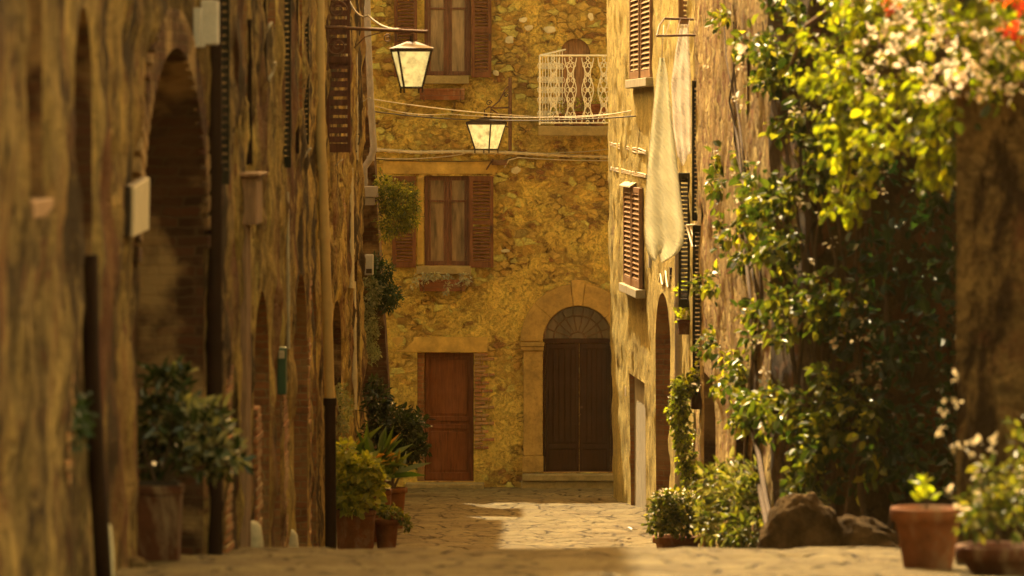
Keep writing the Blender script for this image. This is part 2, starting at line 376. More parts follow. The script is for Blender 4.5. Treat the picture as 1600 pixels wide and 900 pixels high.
# generic frame: origin O, horizontal axis A, outward normal N, up Z
class Fr:
    def __init__(s, O, A, N): s.O, s.A, s.N = Vector(O), Vector(A).normalized(), Vector(N).normalized()
    def p(s, a, z, n): return s.O + s.A*a + s.N*n + Vector((0,0,z))
def fbox(mb, F, a0, a1, z0, z1, n0, n1):
    c = [F.p(a0,z0,n1), F.p(a1,z0,n1), F.p(a1,z0,n0), F.p(a0,z0,n0), F.p(a0,z1,n1), F.p(a1,z1,n1), F.p(a1,z1,n0), F.p(a0,z1,n0)]
    mb.hexa(c)
def louvre(F, w, h, th=.04, stile=.055, n=None, pitch=.042, midrail=True):
    """a louvred shutter leaf: lower-left corner at F.O"""
    mb = MB()
    fbox(mb, F, 0, stile, 0, h, 0, th); fbox(mb, F, w-stile, w, 0, h, 0, th)
    rails = [(0, .10), (h-.08, h)] + ([(h*.47, h*.47+.07)] if midrail else [])
    for a, b in rails: fbox(mb, F, stile, w-stile, a, b, .003, th-.003)
    z = .11
    while z < h-.10:
        if not (midrail and h*.47-.03 < z < h*.47+.07):
            c = [F.p(stile,z,th-.004), F.p(w-stile,z,th-.004), F.p(w-stile,z+pitch*.62,.006), F.p(stile,z+pitch*.62,.006)]
            t = Vector((0,0,.008))
            mb.hexa(c+[q+t for q in c])
        z += pitch
    return mb

class Wall:
    def __init__(s, pts):
        s.p = [Vector((a, b, 0)) for a, b in pts]; s.u = [0]
        for a, b in zip(s.p, s.p[1:]): s.u.append(s.u[-1]+(b-a).length)
        s.L = s.u[-1]; s.ops = []
    def seg(s, u):
        for i in range(len(s.p)-1):
            if u <= s.u[i+1]+1e-9: return i
        return len(s.p)-2
    def at(s, u):
        i = s.seg(u); d = (s.p[i+1]-s.p[i]).normalized()
        return s.p[i]+d*(u-s.u[i]), d, Vector((d.y, -d.x, 0))
    def pt(s, u, z, off=0):
        q, d, n = s.at(u); return q+n*off+Vector((0,0,z))
    def u_at(s, px):
        k = (px-800)/FP; best = None
        for i in range(len(s.p)-1):
            a, b = s.p[i], s.p[i+1]; den = (b.x-a.x)-k*(b.y-a.y)
            if abs(den) < 1e-9: continue
            t = (k*a.y-a.x)/den
            e = 0 if 0 <= t <= 1 else min(abs(t), abs(t-1))
            if best is None or e < best[0]-1e-9: best = (e, s.u[i]+t*(s.u[i+1]-s.u[i]))
        return best[1]
    def z_at(s, u, py): return Zp(py, s.at(u)[0].y)
    def frame(s, u, z, off=0):
        q, d, n = s.at(u); return Fr(q+n*off+Vector((0,0,z)), d, n)
    def opening(s, px0, px1, py_top, py_bot, arch=False, depth=.25, rise=None, ref=None):
        u0, u1 = sorted((s.u_at(px0), s.u_at(px1)))
        d = s.at((u0+u1)/2)[0].y if ref is None else s.at(ref)[0].y
        z1 = Zp(py_top, d); z0 = Zp(py_bot, d) if py_bot is not None else G(d)-.3
        o = dict(u0=u0, u1=u1, z0=z0, z1=z1, arch=arch, depth=depth, rise=(rise or (u1-u0)/2) if arch else 0)
        s.ops.append(o); return o
    def build(s, zbot, ztop, res=.12, amp=.02, cutoff=None, D=5.0, seedv=0, freq=1.3, lean=None):
        us = set(np.linspace(0, s.L, max(2, int(s.L/res)+1)).tolist()); zs = set(np.linspace(zbot, ztop, int((ztop-zbot)/res)+1).tolist())
        def ins(S, x):
            near = [q for q in S if abs(q-x) < res*.35]
            for q in near: S.discard(q)
            S.add(x)
        keep_u = list(s.u); keep_z = [zbot, ztop]
        for o in s.ops:
            keep_u += [o['u0'], o['u1']]; keep_z.append(o['z1']-o['rise']);
            if o['z0'] > zbot: keep_z.append(o['z0'])
        for x in keep_u: ins(us, x)
        for x in keep_z: ins(zs, x)
        us = sorted(u for u in us if -1e-6 <= u <= s.L+1e-6); zs = sorted(z for z in zs if zbot-1e-6 <= z <= ztop+1e-6)
        nu, nz = len(us), len(zs)
        hole = np.zeros((nu-1, nz-1), bool)
        def top(o, u):
            if not o['arch']: return o['z1']
            c = (o['u0']+o['u1'])/2; w = (o['u1']-o['u0'])/2
            return o['z1']-o['rise'] + o['rise']*math.sqrt(max(0, 1-((u-c)/w)**2))
        own = {}
        for i in range(nu-1):
            uc = (us[i]+us[i+1])/2
            for o in s.ops:
                if o['u0'] < uc < o['u1']:
                    for j in range(nz-1):
                        zc = (zs[j]+zs[j+1])/2
                        if o['z0'] < zc < top(o, uc): hole[i, j] = True; own[(i, j)] = o
        U = {}; B = set()
        edges = []      # boundary edges (a, b, o)
        for (i, j), o in own.items():
            for (ii, jj, a, b) in ((i-1, j, (i, j), (i, j+1)), (i+1, j, (i+1, j+1), (i+1, j)), (i, j-1, (i+1, j), (i, j)), (i, j+1, (i, j+1), (i+1, j+1))):
                if 0 <= ii < nu-1 and 0 <= jj < nz-1 and not hole[ii, jj]: edges.append((a, b, o)); B.add(a); B.add(b)
        for a, b, o in edges:
            for q in (a, b):
                u, z = us[q[0]], zs[q[1]]
                if o['arch'] and z > o['z1']-o['rise']+1e-6:
                    c = (o['u0']+o['u1'])/2; w = (o['u1']-o['u0'])/2; zz = o['z1']-o['rise']
                    dx, dz = (u-c)/w, (z-zz)/o['rise']; k = max(1e-6, math.hypot(dx, dz))
                    U[q] = (c+dx/k*w, zz+dz/k*o['rise'])
        mb = MB(); idx = {}
        def vid(i, j):
            if (i, j) in idx: return idx[(i, j)]
            u, z = U.get((i, j), (us[i], zs[j]))
            q = s.pt(u, z)
            if (i, j) not in B:
                q0, d, n = s.at(u)
                dsp = amp*(noise.fractal(Vector((q.x*freq+seedv, q.y*freq, q.z*freq)), .8, 2, 4) + .5*noise.noise(Vector((q.x*.35, q.y*.35+seedv, q.z*.35))) + .3*abs(noise.noise(Vector((q.x*freq*3+seedv, q.y*freq*3, q.z*freq*2)))))
                q = q+n*dsp
            if lean: q = q+lean(q)
            idx[(i, j)] = len(mb.v); mb.v.append(tuple(q)); return idx[(i, j)]
        for i in range(nu-1):
            for j in range(nz-1):
                if hole[i, j]: continue
                mb.f.append((vid(i, j), vid(i+1, j), vid(i+1, j+1), vid(i, j+1))); mb.mi.append(0); mb.smooth.append(True)
        mb.cur = 1
        for a, b, o in edges:
            va, vb = Vector(mb.v[vid(*a)]), Vector(mb.v[vid(*b)])
            ua = U.get(a, (us[a[0]], 0))[0]; n = s.at((o['u0']+o['u1'])/2)[2]
            mb.add([va, vb, vb-n*o['depth'], va-n*o['depth']], [(0,1,2,3)])
        mb.cur = 0
        ends = []
        for i in (0, nu-1):
            n = s.at(us[i])[2]; colv = [Vector(mb.v[vid(i, j)]) for j in range(nz)]
            bk = [Vector((q.x, q.y, q.z))-n*D for q in colv]; ends.append(bk)
            m = len(colv)
            mb.add(colv+bk, [(j, j+1, m+j+1, m+j) if i else (m+j, m+j+1, j+1, j) for j in range(m-1)])
        a0, a1, b0, b1 = ends[0][0], ends[0][-1], ends[1][0], ends[1][-1]
        mb.add([a0, b0, b1, a1], [(0,1,2,3)])
        return mb
    def roof(s, ztop, D=5.0, over=.35, th=.14):
        mb = MB()
        fr = [s.pt(u, ztop, over) for u in s.u]; bk = [s.pt(u, ztop+D*.32, -D) for u in s.u]
        poly = fr+bk[::-1]
        mb.prism(poly, Vector((0,0,th)))
        # rows of half-round tiles
        u = 0.1
        while u < s.L:
            a, b = s.pt(u, ztop+th+.01, over+.03), s.pt(u, ztop+D*.32+th+.01, -D)
            mb.tube([a, b], .075, 6); u += .24
        return mb
    def panel(s, o, off, inset=0.0, step=14):
        c = (o['u0']+o['u1'])/2; w = (o['u1']-o['u0'])/2-inset
        pts = [(c-w, o['z0']), (c+w, o['z0'])]
        if o['arch']:
            zz = o['z1']-o['rise']; rr = o['rise']-inset
            for k in range(step+1):
                a = math.pi*k/step; pts.append((c+w*math.cos(a), zz+rr*math.sin(a)))
        else: pts += [(c+w, o['z1']-inset), (c-w, o['z1']-inset)]
        return [s.pt(u, z, off) for u, z in pts]

def panel_obj(name, W, o, off, th, mat, parent, bevel=0, label=None):
    mb = MB(); poly = W.panel(o, off); n = W.at((o['u0']+o['u1'])/2)[2]
    mb.prism(poly, -n*th); return obj(name, mb, mat, parent, bevel, label)

def plank_door(W, o, off, mat, parent, planks=6, handle=True, midrail=True, leaves=1):
    """boards clipped to the opening, with rails; returns door object"""
    mb = MB(); F = W.frame((o['u0']+o['u1'])/2, 0, off); w = (o['u1']-o['u0'])/2
    zsp = o['z1']-o['rise']
    def ztop(a): return o['z1'] if not o['arch'] else zsp+o['rise']*math.sqrt(max(0, 1-(a/w)**2))
    N = planks
    for i in range(N):
        a0 = -w+2*w*i/N+.006; a1 = -w+2*w*(i+1)/N-.006; t = min(ztop(a0), ztop(a1)) if o['arch'] else o['z1']
        t = max(t, zsp)
        fbox(mb, F, a0, a1, o['z0'], t-.005, -.05, 0.0+.004*(i % 2))
    poly = W.panel(o, off-.012); mb.prism(poly, -F.N*.03)
    d = obj('door', mb, mat, parent, .004)
    if handle:
        h = MB(); h.tube([F.p(w*.7, o['z0']+1.05, .0), F.p(w*.7, o['z0']+1.05, .05), F.p(w*.45, o['z0']+1.05, .05)], .012)
        obj('handle', h, M['iron'], d)
    return d
# ---------------------------------------------------------------- foliage
def leaves(name, pts, dirs, size, mats, parent=None, aspect=.5, droop=.15, mi=None, loc=None, nrm=None):
    pts = np.asarray(pts, float); dirs = np.asarray(dirs, float); N = len(pts)
    dirs = dirs/np.maximum(1e-6, np.linalg.norm(dirs, axis=1))[:, None]
    up = rng.normal(size=(N, 3))*.55+np.array([0, -.25, 1.0]) if nrm is None else nrm+rng.normal(size=(N, 3))*.35
    side = np.cross(dirs, up); side /= np.maximum(1e-6, np.linalg.norm(side, axis=1))[:, None]
    nr = np.cross(side, dirs)
    L = np.asarray(size)*(.45+1.1*rng.random(N)**1.3); L = L[:, None]; Wd = L*aspect*(.8+.4*rng.random((N, 1)))
    fold = .22*Wd
    b = pts; t = pts+dirs*L-nr*L*droop
    def mk(k, w, sg): return pts+dirs*L*k+side*Wd*w*sg*.5+nr*fold*w-nr*L*droop*k*k
    V = np.stack([b, mk(.28, .85, 1), mk(.68, .8, 1), t, mk(.68, .8, -1), mk(.28, .85, -1)], 1).reshape(-1, 3)
    base = np.arange(N)*6
    F = np.concatenate([np.stack([base, base+1, base+2, base+3], 1), np.stack([base, base+3, base+4, base+5], 1)])
    mats = mats if isinstance(mats, (list, tuple)) else [mats]
    if mi is None: mi = np.zeros(N, int)
    o_ = root_org(parent) if parent is not None else Vector(loc if loc is not None else pts[0])
    V = V-np.array(o_)
    me = bpy.data.meshes.new(name); me.from_pydata(V.tolist(), [], F.tolist())
    for m in mats: me.materials.append(m)
    me.polygons.foreach_set('material_index', np.concatenate([mi, mi]).astype(np.int32)); me.update()
    o = bpy.data.objects.new(name, me); COL.objects.link(o)
    if parent is not None: o.parent = parent
    else: o.location = o_
    ORG[o.name] = o_
    return o
def blob(c, rad, n, shell=.55, out=.6, down=-.15, rnd=.7):
    c = np.array(c, float); rad = np.array(rad if hasattr(rad, '__len__') else (rad,)*3, float)
    d = rng.normal(size=(n, 3)); d /= np.linalg.norm(d, axis=1)[:, None]
    r = (shell+(1-shell)*rng.random(n)**.7)
    # lumpy outline
    lump = np.array([noise.noise(Vector((q*2.1+c*1.3).tolist())) for q in d])
    r = r*(1+.45*lump)
    p = c+d*r[:, None]*rad
    return p, d*out+rng.normal(size=(n, 3))*rnd*.6+np.array([0, 0, down])
def blobs(lst, **kw):
    a, b = [], []
    for c, rad, n in lst:
        p, q = blob(c, rad, n, **kw); a.append(p); b.append(q)
    return np.concatenate(a), np.concatenate(b)
def scatter_clumps(c, rad, nclump, rsmall, nleaf, **kw):
    """clumps of leaves spread through an ellipsoid, leaving gaps"""
    c = np.array(c, float); rad = np.array(rad, float); L = []
    for _ in range(nclump):
        d = rng.normal(size=3); d /= np.linalg.norm(d); d = d*rad*(rng.random()**.45)
        L.append((c+d, rsmall*(.6+.8*rng.random()), max(4, int(nleaf*(.5+rng.random())))))
    return blobs(L, **kw)
def stems(name, base, tips, parent, mat, r=.012, sag=.1):
    mb = MB()
    for tp in tips:
        b = Vector(base); t = Vector(tp); m = (b+t)/2+Vector((random.uniform(-sag, sag), random.uniform(-sag, sag), sag*.6))
        mb.tube([b, b.lerp(m, .5)+Vector((0,0,.02)), m, t], [r, r*.8, r*.6, r*.25], 6)
    return obj(name, mb, mat, parent)
def round_pot(root, c, r, h, mat, rim=.035, taper=.68, seg=32):
    mb = MB(); t = taper
    prof = [(0, 0), (r*t, 0), (r*t*1.02, .01), (r*.86, h-rim*1.9), (r*.87, h-rim*1.8), (r, h-rim*1.7), (r*1.0, h-.006), (r*.985, h), (r*.87, h), (r*.86, h-.05), (0, h-.055)]
    mb.lathe(c, prof, seg); p = obj('pot', mb, mat, root)
    s = MB(); s.disc((c[0], c[1], c[2]+h-.045), r*.865); obj('soil', s, M['soil'], root); return p

# ================================================================ SETTING
def street():
    xs = np.concatenate([np.arange(-12, -2.9, .5), np.arange(-2.9, 4.0, .085), np.arange(4.0, 12.1, .5)])
    ys = np.concatenate([np.arange(-12, 24, .4), np.arange(24, 85, .10), np.arange(85, 100, .5)])
    V = []; nx = len(xs)
    for y in ys:
        g = G(y)
        for x in xs:
            if -3 < x < 4 and 23.5 < y < 85.5:
                wob = noise.noise(Vector((x*1.3, y*1.3, 0)))*.25
                d, pp = noise.voronoi(Vector((x*1.55+wob, y*.85+wob, 0)), distance_metric='DISTANCE', exponent=2)
                e = min(1, (d[1]-d[0])/.16)
                ch = noise.cell(Vector((pp[0].x*5.3, pp[0].y*5.3, .3)))
                z = -.02*(1-e)**2+.014*ch+.012*noise.noise(Vector((x*.8, y*.5, 3)))+.006*noise.noise(Vector((x*6, y*6, 3)))
            else: z = 0
            V.append((x, y, g+z))
    F = [(j*nx+i, j*nx+i+1, (j+1)*nx+i+1, (j+1)*nx+i) for j in range(len(ys)-1) for i in range(nx-1)]
    me = bpy.data.meshes.new('street'); me.from_pydata(V, [], F); me.materials.append(M['street'])
    me.polygons.foreach_set('use_smooth', [True]*len(F)); me.update()
    o = bpy.data.objects.new('street', me); COL.objects.link(o); o['kind'] = 'structure'; o['label'] = 'worn flagstone lane dipping towards the end house'
street()
gm = MB(); ys = [-600, -60, -20, 0, 20, 30, 38, 44, 50, 60, 80, 100, 120, 200, 400, 900]
for a, b in zip(ys, ys[1:]):
    gm.add([(-800, a, G(a)-.12), (800, a, G(a)-.12), (800, b, G(b)-.12), (-800, b, G(b)-.12)], [(0,1,2,3)])
o = obj('ground', gm, M['ground'], None, loc=(0,0,0)); o['kind'] = 'structure'

# ================================================================ END HOUSE
DE = 84.0
def E(px, py, off=0): return P(px, py, DE-off)
HE = thing('end_house', 'ochre rubble stone house closing the lane with arched door and balcony', 'house', (0, DE, G(DE)))
WE = Wall([(-7.5, DE), (4.5, DE)])
oE_door = WE.opening(652, 740, 551, 752, depth=.30)
oE_arch = WE.opening(848, 958, 478, 738, arch=True, depth=.34)
oE_w1 = WE.opening(663, 735, 275, 415, depth=.2)
oE_w2 = WE.opening(663, 736, -28, 118, depth=.2)
oE_bd = WE.opening(876, 922, 60, 197, arch=True, depth=.22)
ZE = 3.0
obj('wall', WE.build(G(84)-.5, ZE, .075, .022, D=6, seedv=3, freq=2.2), [M['end'], M['brick']], HE)
obj('roof', WE.roof(ZE, 6), M['roof'], HE)
def eb(mb, px0, px1, py0, py1, n0, n1):      # box on the end wall, n = metres in front of it
    a, b = E(px0, py1), E(px1, py0); mb.box(a.x, b.x, DE-n1, DE-n0, a.z, b.z)
# -- windows of the end house
def end_window(op, py0, py1, shl, shr, sh0, sh1, sill):
    mb = MB(); px0, px1 = 663, 735.5
    q = .16
    for a, b in ((px0, px0+6), (px1-6, px1), (697, 702)): eb(mb, a, b, py0, py1, -q, -q+.05)
    for a, b in ((py0, py0+7), (py1-7, py1), (py0+(py1-py0)*.27, py0+(py1-py0)*.27+3)): eb(mb, px0+6.1, 696.9, a, b, -q, -q+.045); eb(mb, 702.1, px1-6.1, a, b, -q, -q+.045)
    for a, b in ((px0+7, px0+10), (693, 696.5), (702.5, 706), (px1-10, px1-6.5)): eb(mb, a, b, py0+7.2, py1-7.2, -q, -q+.035)
    w = obj('window', mb, M['frame'], HE, .004)
    g = MB(); eb(g, px0+2, px1-2, py0+2, py1-2, -q-.012, -q+.0); obj('pane', g, M['pane_w'], w)
    cmb = MB()
    xs0, xs1 = E(px0, 0).x, E(px1, 0).x
    # back panel hung as a curtain, standing in for a dark room
    eb(cmb, px0-1, px1+1, py0-1, py1+1, -.45, -.30); obj('curtain', cmb, M['curtain'], w)
    # shutters: folded back on the wall
    zt, zb = E(0, sh0).z, E(0, sh1).z
    for (a, b) in (shl, shr):
        F = Fr(Vector((E(a, 0).x, DE-.035, zb)), (1, 0, 0), (0, -1, 0))
        so = obj('shutter', louvre(F, E(b, 0).x-E(a, 0).x, zt-zb, .045, .06, pitch=.058), M['shutter'], w, .003)
    s = MB(); eb(s, sill[0], sill[1], sill[2], sill[3], -.15, .13); obj('sill', s, M['step'], w, .01)
    for k, px in enumerate((shl[0]+3, shr[1]-3)):
        h = MB(); c = E(px, (sh0+sh1)/2+12, .05); h.box(c.x-.012, c.x+.012, c.y-.06, c.y+.0, c.z-.06, c.z+.06); obj('catch', h, M['iron'], w)
end_window(oE_w1, 275, 415, (613, 650), (733.5, 771), 275, 418, (651, 736, 415.5, 428))
end_window(oE_w2, -28, 118, (616, 652), (736.5, 768), -28, 121, (662, 733, 118.5, 131))
# smooth rendered lintel band and jamb beside the lower window
mb = MB(); eb(mb, 598, 776, 251, 272, -.02, .012); eb(mb, 651, 662, 276.5, 414, -.02, .02); obj('lintel_band', mb, M['smooth'], HE, .012)
mb = MB(); eb(mb, 612, 762, 526, 550.5, -.02, .012); obj('door_lintel', mb, M['smooth'], HE, .012)
mb = MB(); eb(mb, 768, 848, 548, 562, -.02, .012)
# -- brown panelled door
mb = MB(); q = .22
for a, b, c, d_, t in ((663, 740, 551, 752, 0), (664, 669.5, 552, 751, .03), (734, 739.5, 552, 751, .03), (669.6, 733.9, 552, 558, .03), (669.6, 733.9, 652, 659, .03), (669.6, 733.9, 664, 671, .03), (669.6, 733.9, 740, 751, .03), (673, 730.5, 562, 648, .014), (673, 730.5, 675, 736, .014)):
    eb(mb, a, b, c, d_, -q-.05, -q+t)
dd = obj('door', mb, M['door'], HE, .006, 'reddish brown panelled door')
mb = MB(); p = E(671, 655, -q+.03); mb.tube([p, p+Vector((0,-.05,0)), p+Vector((.1,-.05,0))], .011); obj('handle', mb, M['iron'], dd)
mb = MB(); mb.box(E(652.4,0).x, E(662.6,0).x, DE+.10, DE+.3, E(0,752).z, E(0,551).z); obj('door_jamb', mb, M['brick'], HE, .008)
mb = MB()
a, b = E(634, 0).x, E(757, 0).x
mb.box(a, b, DE-.36, DE+.2, E(0,764).z-.12, E(0,753.5).z); obj('doorstep', mb, M['step'], HE, .02)
# brick quoins right of the door, individual courses kept in one part
mb = MB(); z = E(0, 702).z; k = 0
while z < E(0, 556).z:
    x = E(741, 0).x; wd = [.25, .14, .31, .2][k % 4]+random.uniform(-.03, .03)
    while wd > .03:
        L = min(wd, random.choice((.12, .24))); mb.box(x+.004, x+L-.006, DE-.022-random.random()*.012, DE+.05, z+.006, z+.058); x += L; wd -= L
    z += .066; k += 1
obj('brick_quoins', mb, M['brick'], HE, .006)
# -- arched door with dressed stone surround
cx, cy, ri, ro = 903, 533, 55.5, 90
cc = E(cx, cy); m = 1/ (FP/DE)
mb = MB(); VA = [0, 41, 83, 97, 139, 180]
for k in range(5):
    a0 = R(VA[k])+.002; a1 = R(VA[k+1])-.002
    key = (k == 2); o2 = (ro+6 if key else ro)*m
    pts = []
    for i in range(11): a = a0+(a1-a0)*i/10; pts.append(cc+Vector((math.cos(a)*ri*m, 0, math.sin(a)*ri*m)))
    for i in range(11): a = a1-(a1-a0)*i/10; pts.append(cc+Vector((math.cos(a)*o2, 0, math.sin(a)*o2)))
    pts = [p+Vector((0, .05, 0)) for p in pts]
    mb.prism(pts, Vector((0, -.105-(.025 if key else 0), 0)))
obj('arch_surround', mb, M['arch_stone'], HE, .01)
mb = MB()
for (x0, x1) in ((818, 847.5), (958.5, 988)):
    mb = MB()
    eb(mb, x0, x1, 548, 712, -.04, .05); eb(mb, x0-2, x1+1.5, 712.5, 738, -.04, .075)
    eb(mb, x0-4, x1+2, 541, 547.5, -.04, .085); eb(mb, x0-6, x1+3, 534, 540.5, -.04, .115)
    obj('pilaster', mb, M['arch_stone'], HE, .01)
mb = MB(); q = .24
eb(mb, 848, 958, 530, 537, -q-.06, -q+.05)
eb(mb, 848, 852, 538, 740, -q-.05, -q+.03); eb(mb, 954, 958, 538, 740, -q-.05, -q+.03)
arch_d = obj('arched_door', mb, M['door_d'], HE, .006, 'dark brown double door under a fanlight')
for (x0, x1) in ((852.3, 905), (905.6, 953.8)):
    mb = MB(); eb(mb, x0, x1, 537.5, 739, -q-.05, -q-.01)
    n = 5; w = (x1-x0-8)/n
    for i in range(n): eb(mb, x0+4+i*w+.9, x0+4+(i+1)*w-.9, 546, 692, -q-.01, -q+.018)
    eb(mb, x0+.3, x0+4, 538, 738.6, -q-.01, -q+.024); eb(mb, x1-4, x1-.3, 538, 738.6, -q-.01, -q+.024)
    eb(mb, x0+4.1, x1-4.1, 694, 702, -q-.01, -q+.024); eb(mb, x0+5, x1-5, 704, 735, -q-.01, -q+.012); eb(mb, x0+4.1, x1-4.1, 538, 545, -q-.01, -q+.022)
    obj('door_leaf', mb, M['door_d'], arch_d, .005)
mb = MB(); p = E(909, 636, -q+.03); mb.tube([p, p+Vector((0,-.05,0))], .022, 12); obj('handle', mb, M['rust'], arch_d)
mb = MB(); mb.tube([p+Vector((-.03,-.005,-.12)), p+Vector((-.03,-.02,-.12))], .015, 12); obj('keyhole', mb, M['rust'], arch_d)
mb = MB(); f = E(903, 531, -q)
for k in range(1, 9):
    a = math.pi*k/9; mb.tube([f+Vector((math.cos(a)*.13, 0, math.sin(a)*.13)), f+Vector((math.cos(a)*.56, 0, math.sin(a)*.56))], .010, 6)
for r_ in (.13, .40, .565):
    mb.tube([f+Vector((math.cos(math.pi*i/24)*r_, 0, math.sin(math.pi*i/24)*r_)) for i in range(25)], .012 if r_ < .5 else .022, 6)
obj('fanlight_grille', mb, M['rust'], arch_d)
mb = MB(); pts = [f+Vector((math.cos(math.pi*i/24)*.575, .03, math.sin(math.pi*i/24)*.575)) for i in range(25)]; mb.prism(pts, Vector((0,.02,0))); obj('fanlight_pane', mb, M['pane'], arch_d)
mb = MB(); a, b = E(816, 0).x, E(985, 0).x
mb.box(a, b, DE-.30, DE+.25, E(0,750).z, E(0,739.5).z); mb.box(a-.02, b, DE-.24, DE+.0, E(0,768).z, E(0,750.5).z)
obj('doorstep', mb, M['step'], HE, .015)
# balcony door
plank_door(WE, oE_bd, -.12, M['shutter_t'], HE, 4, False)
# wooden post/strip of plinth stones at the wall foot
for (px, py, w_, h_, sd_) in ((817, 31, 9, 5, 1), (826, 43, 9, 5, 2), (859, 46, 13, 6, 3), (796, 62, 9, 7, 4), (923, 26, 6, 8, 5), (775, 114, 6, 6, 6), (806, 266, 10, 6, 7), (790, 392, 9, 3, 8)):
    mb = MB(); c = E(px, py); n_ = 14; pts = []
    for i in range(n_):
        a = 2*math.pi*i/n_; k = .85+.4*noise.noise(Vector((math.cos(a)*1.5, math.sin(a)*1.5, sd_*3.3)))
        pts.append(c+Vector((math.cos(a)*w_*.0105*k, .03, math.sin(a)*h_*.0105*k)))
    mb.prism(pts, Vector((0, -.055, 0))); obj('pale_stone', mb, M['pale'], HE, .012)
# -- balcony
BD = .85
mb = MB()
A = [E(843, 0).x, E(985, 0).x]
pl = [Vector((A[0]-.03, DE-BD-.05, 0)), Vector((A[1], DE-BD-.05, 0)), Vector((A[1], DE+.1, 0)), Vector((A[0]+.42, DE+.1, 0))]
zt = E(0, 197).z
mb.prism([p+Vector((0,0,zt-.16)) for p in pl], Vector((0,0,.16)))
mb2 = mb
bal = obj('balcony', mb2, M['step'], HE, .015, 'stone balcony slab with ornate white iron railing')
def scroll_panel(mb, c, ax, h, w):
    """ornate cast panel made of lens shapes, rings and scrolls; c = bottom centre"""
    ax = Vector(ax)
    def pth(f, n, r): mb.tube([c+ax*f(i/n)[0]+Vector((0,0,f(i/n)[1])) for i in range(n+1)], r, 5)
    for s_ in (-1, 1):
        pth(lambda t: (s_*w*(.36+.14*math.cos(4*math.pi*t)), h*(.03+.94*t)), 26, .009)
        for zc, rr, ph in ((.14, .075, 0), (.36, .06, 1), (.5, .07, 0), (.64, .06, 1), (.86, .08, 0)):
            pth(lambda t: (s_*w*(.22+rr*2.6*math.cos(2*math.pi*t)), h*(zc)+rr*.9*h*.55*math.sin(2*math.pi*t)), 12, .007)
    for k in range(4):
        z0 = .06+.22*k
        for s_ in (-1, 1):
            pth(lambda t: (s_*w*.27*math.sin(math.pi*t), h*(z0+.22*t)), 10, .008)
    for zc in (.03, .28, .5, .72, .96): pth(lambda t: (w*.13*math.cos(2*math.pi*t), h*zc+.028*math.sin(2*math.pi*t)), 10, .009)
mb = MB(); zb = E(0, 194).z; ztp = E(0, 88).z; H = ztp-zb; yf = DE-BD
mb.tube([(A[0], yf, ztp), (A[1], yf, ztp)], .016); mb.tube([(A[0], yf, zb+.02), (A[1], yf, zb+.02)], .012)
lift = .11
mb.tube([(A[0], yf, ztp), (A[0]+.42, DE, ztp+lift)], .016); mb.tube([(A[0], yf, zb+.02), (A[0]+.42, DE, zb+.02)], .012)
mb.tube([(A[0], yf, zb-.01), (A[0], yf, ztp)], .016)
for px in (864, 890.5, 917, 942, 968): scroll_panel(mb, Vector((E(px, 0).x, yf, zb)), (1,0,0), H, .19)
for k in range(9):
    t = k/9; x = A[0]+.42*t; y = yf+BD*t
    mb.tube([(x, y, zb), (x, y, ztp+lift*t)], .008, 5)
    for zc in (.15, .35, .5, .65, .85):
        mb.tube([(x+.035*math.cos(a), y+.04*math.cos(a), zb+H*zc+.05*math.sin(a)) for a in [2*math.pi*i/10 for i in range(11)]], .006, 5)
obj('railing', mb, M['white_iron'], bal)

# ---- flower boxes on the end house
def planter(label, px0, px1, py0, py1, dep=.2, off=.03, group='terracotta window boxes on the end house', end=None):
    c = E((px0+px1)/2, py1, off+dep/2)
    t = thing('window_box', label, 'flower box', c, group)
    mb = MB(); a, b = E(px0, py1, off+dep/2), E(px1, py0, off+dep/2); y0, y1 = c.y-dep/2, c.y+dep/2
    w = .02; mb.box(a.x+.01, b.x-.01, y0+.01, y1-.01, a.z, b.z-.035)
    mb.box(a.x, b.x, y0, y0+w, b.z-.034, b.z); mb.box(a.x, b.x, y1-w, y1, b.z-.034, b.z)
    mb.box(a.x, a.x+w, y0+w+.001, y1-w-.001, b.z-.034, b.z); mb.box(b.x-w, b.x, y0+w+.001, y1-w-.001, b.z-.034, b.z)
    obj('box', mb, M['terra'], t, .006)
    br = MB()
    for x in (a.x+.08, b.x-.08): br.tube([(x, DE+.02, a.z-.02), (x, y0-.01, a.z-.02), (x, y0-.01, b.z-.02)], .008, 6)
    br.tube([(a.x+.02, y0-.012, a.z+.07), (b.x-.02, y0-.012, a.z+.07)], .006, 6)
    obj('bracket', br, M['rust'], t)
    return t, a, b, c
t, a, b, c = planter('empty terracotta box in an iron holder under the upper window', 655, 727, 138, 156)
t, a, b, c = planter('terracotta box with pale trailing succulents under the lower window', 655, 728, 437, 455)
L = [((random.uniform(a.x-.05, b.x+.05), c.y-.08, b.z+random.uniform(-.02, .08)), .06, 26) for _ in range(16)]
L += [((a.x-.05, c.y-.1, b.z-.03), .05, 20), ((a.x+.45, c.y-.13, b.z-.1), .045, 26), ((a.x+.45, c.y-.13, b.z-.2), .03, 14), ((b.x-.05, c.y-.1, b.z-.04), .06, 30), ((a.x-.1, c.y-.1, b.z-.1), .035, 10)]
p, q_ = blobs(L, down=-.3); leaves('foliage', p, q_, .05, M['lf_succ'], t, .55)
# pots on the balcony
for px, r_, h_, lab in ((872, .10, .2, 'small terracotta pot at the left end of the balcony'), (903, .13, .24, 'terracotta pot in the middle of the balcony'), (932, .16, .36, 'largest terracotta pot on the balcony, by the right house')):
    c = Vector((E(px, 0).x, DE-BD+.25, zt+.002)); t = thing('potted_plant', lab, 'potted plant', c, 'pots on the balcony')
    round_pot(t, c, r_, h_, M['terra']); p, q_ = blob(c+Vector((0,0,h_+.08)), .13, 130); leaves('foliage', p, q_, .05, M['lf_yel'], t)

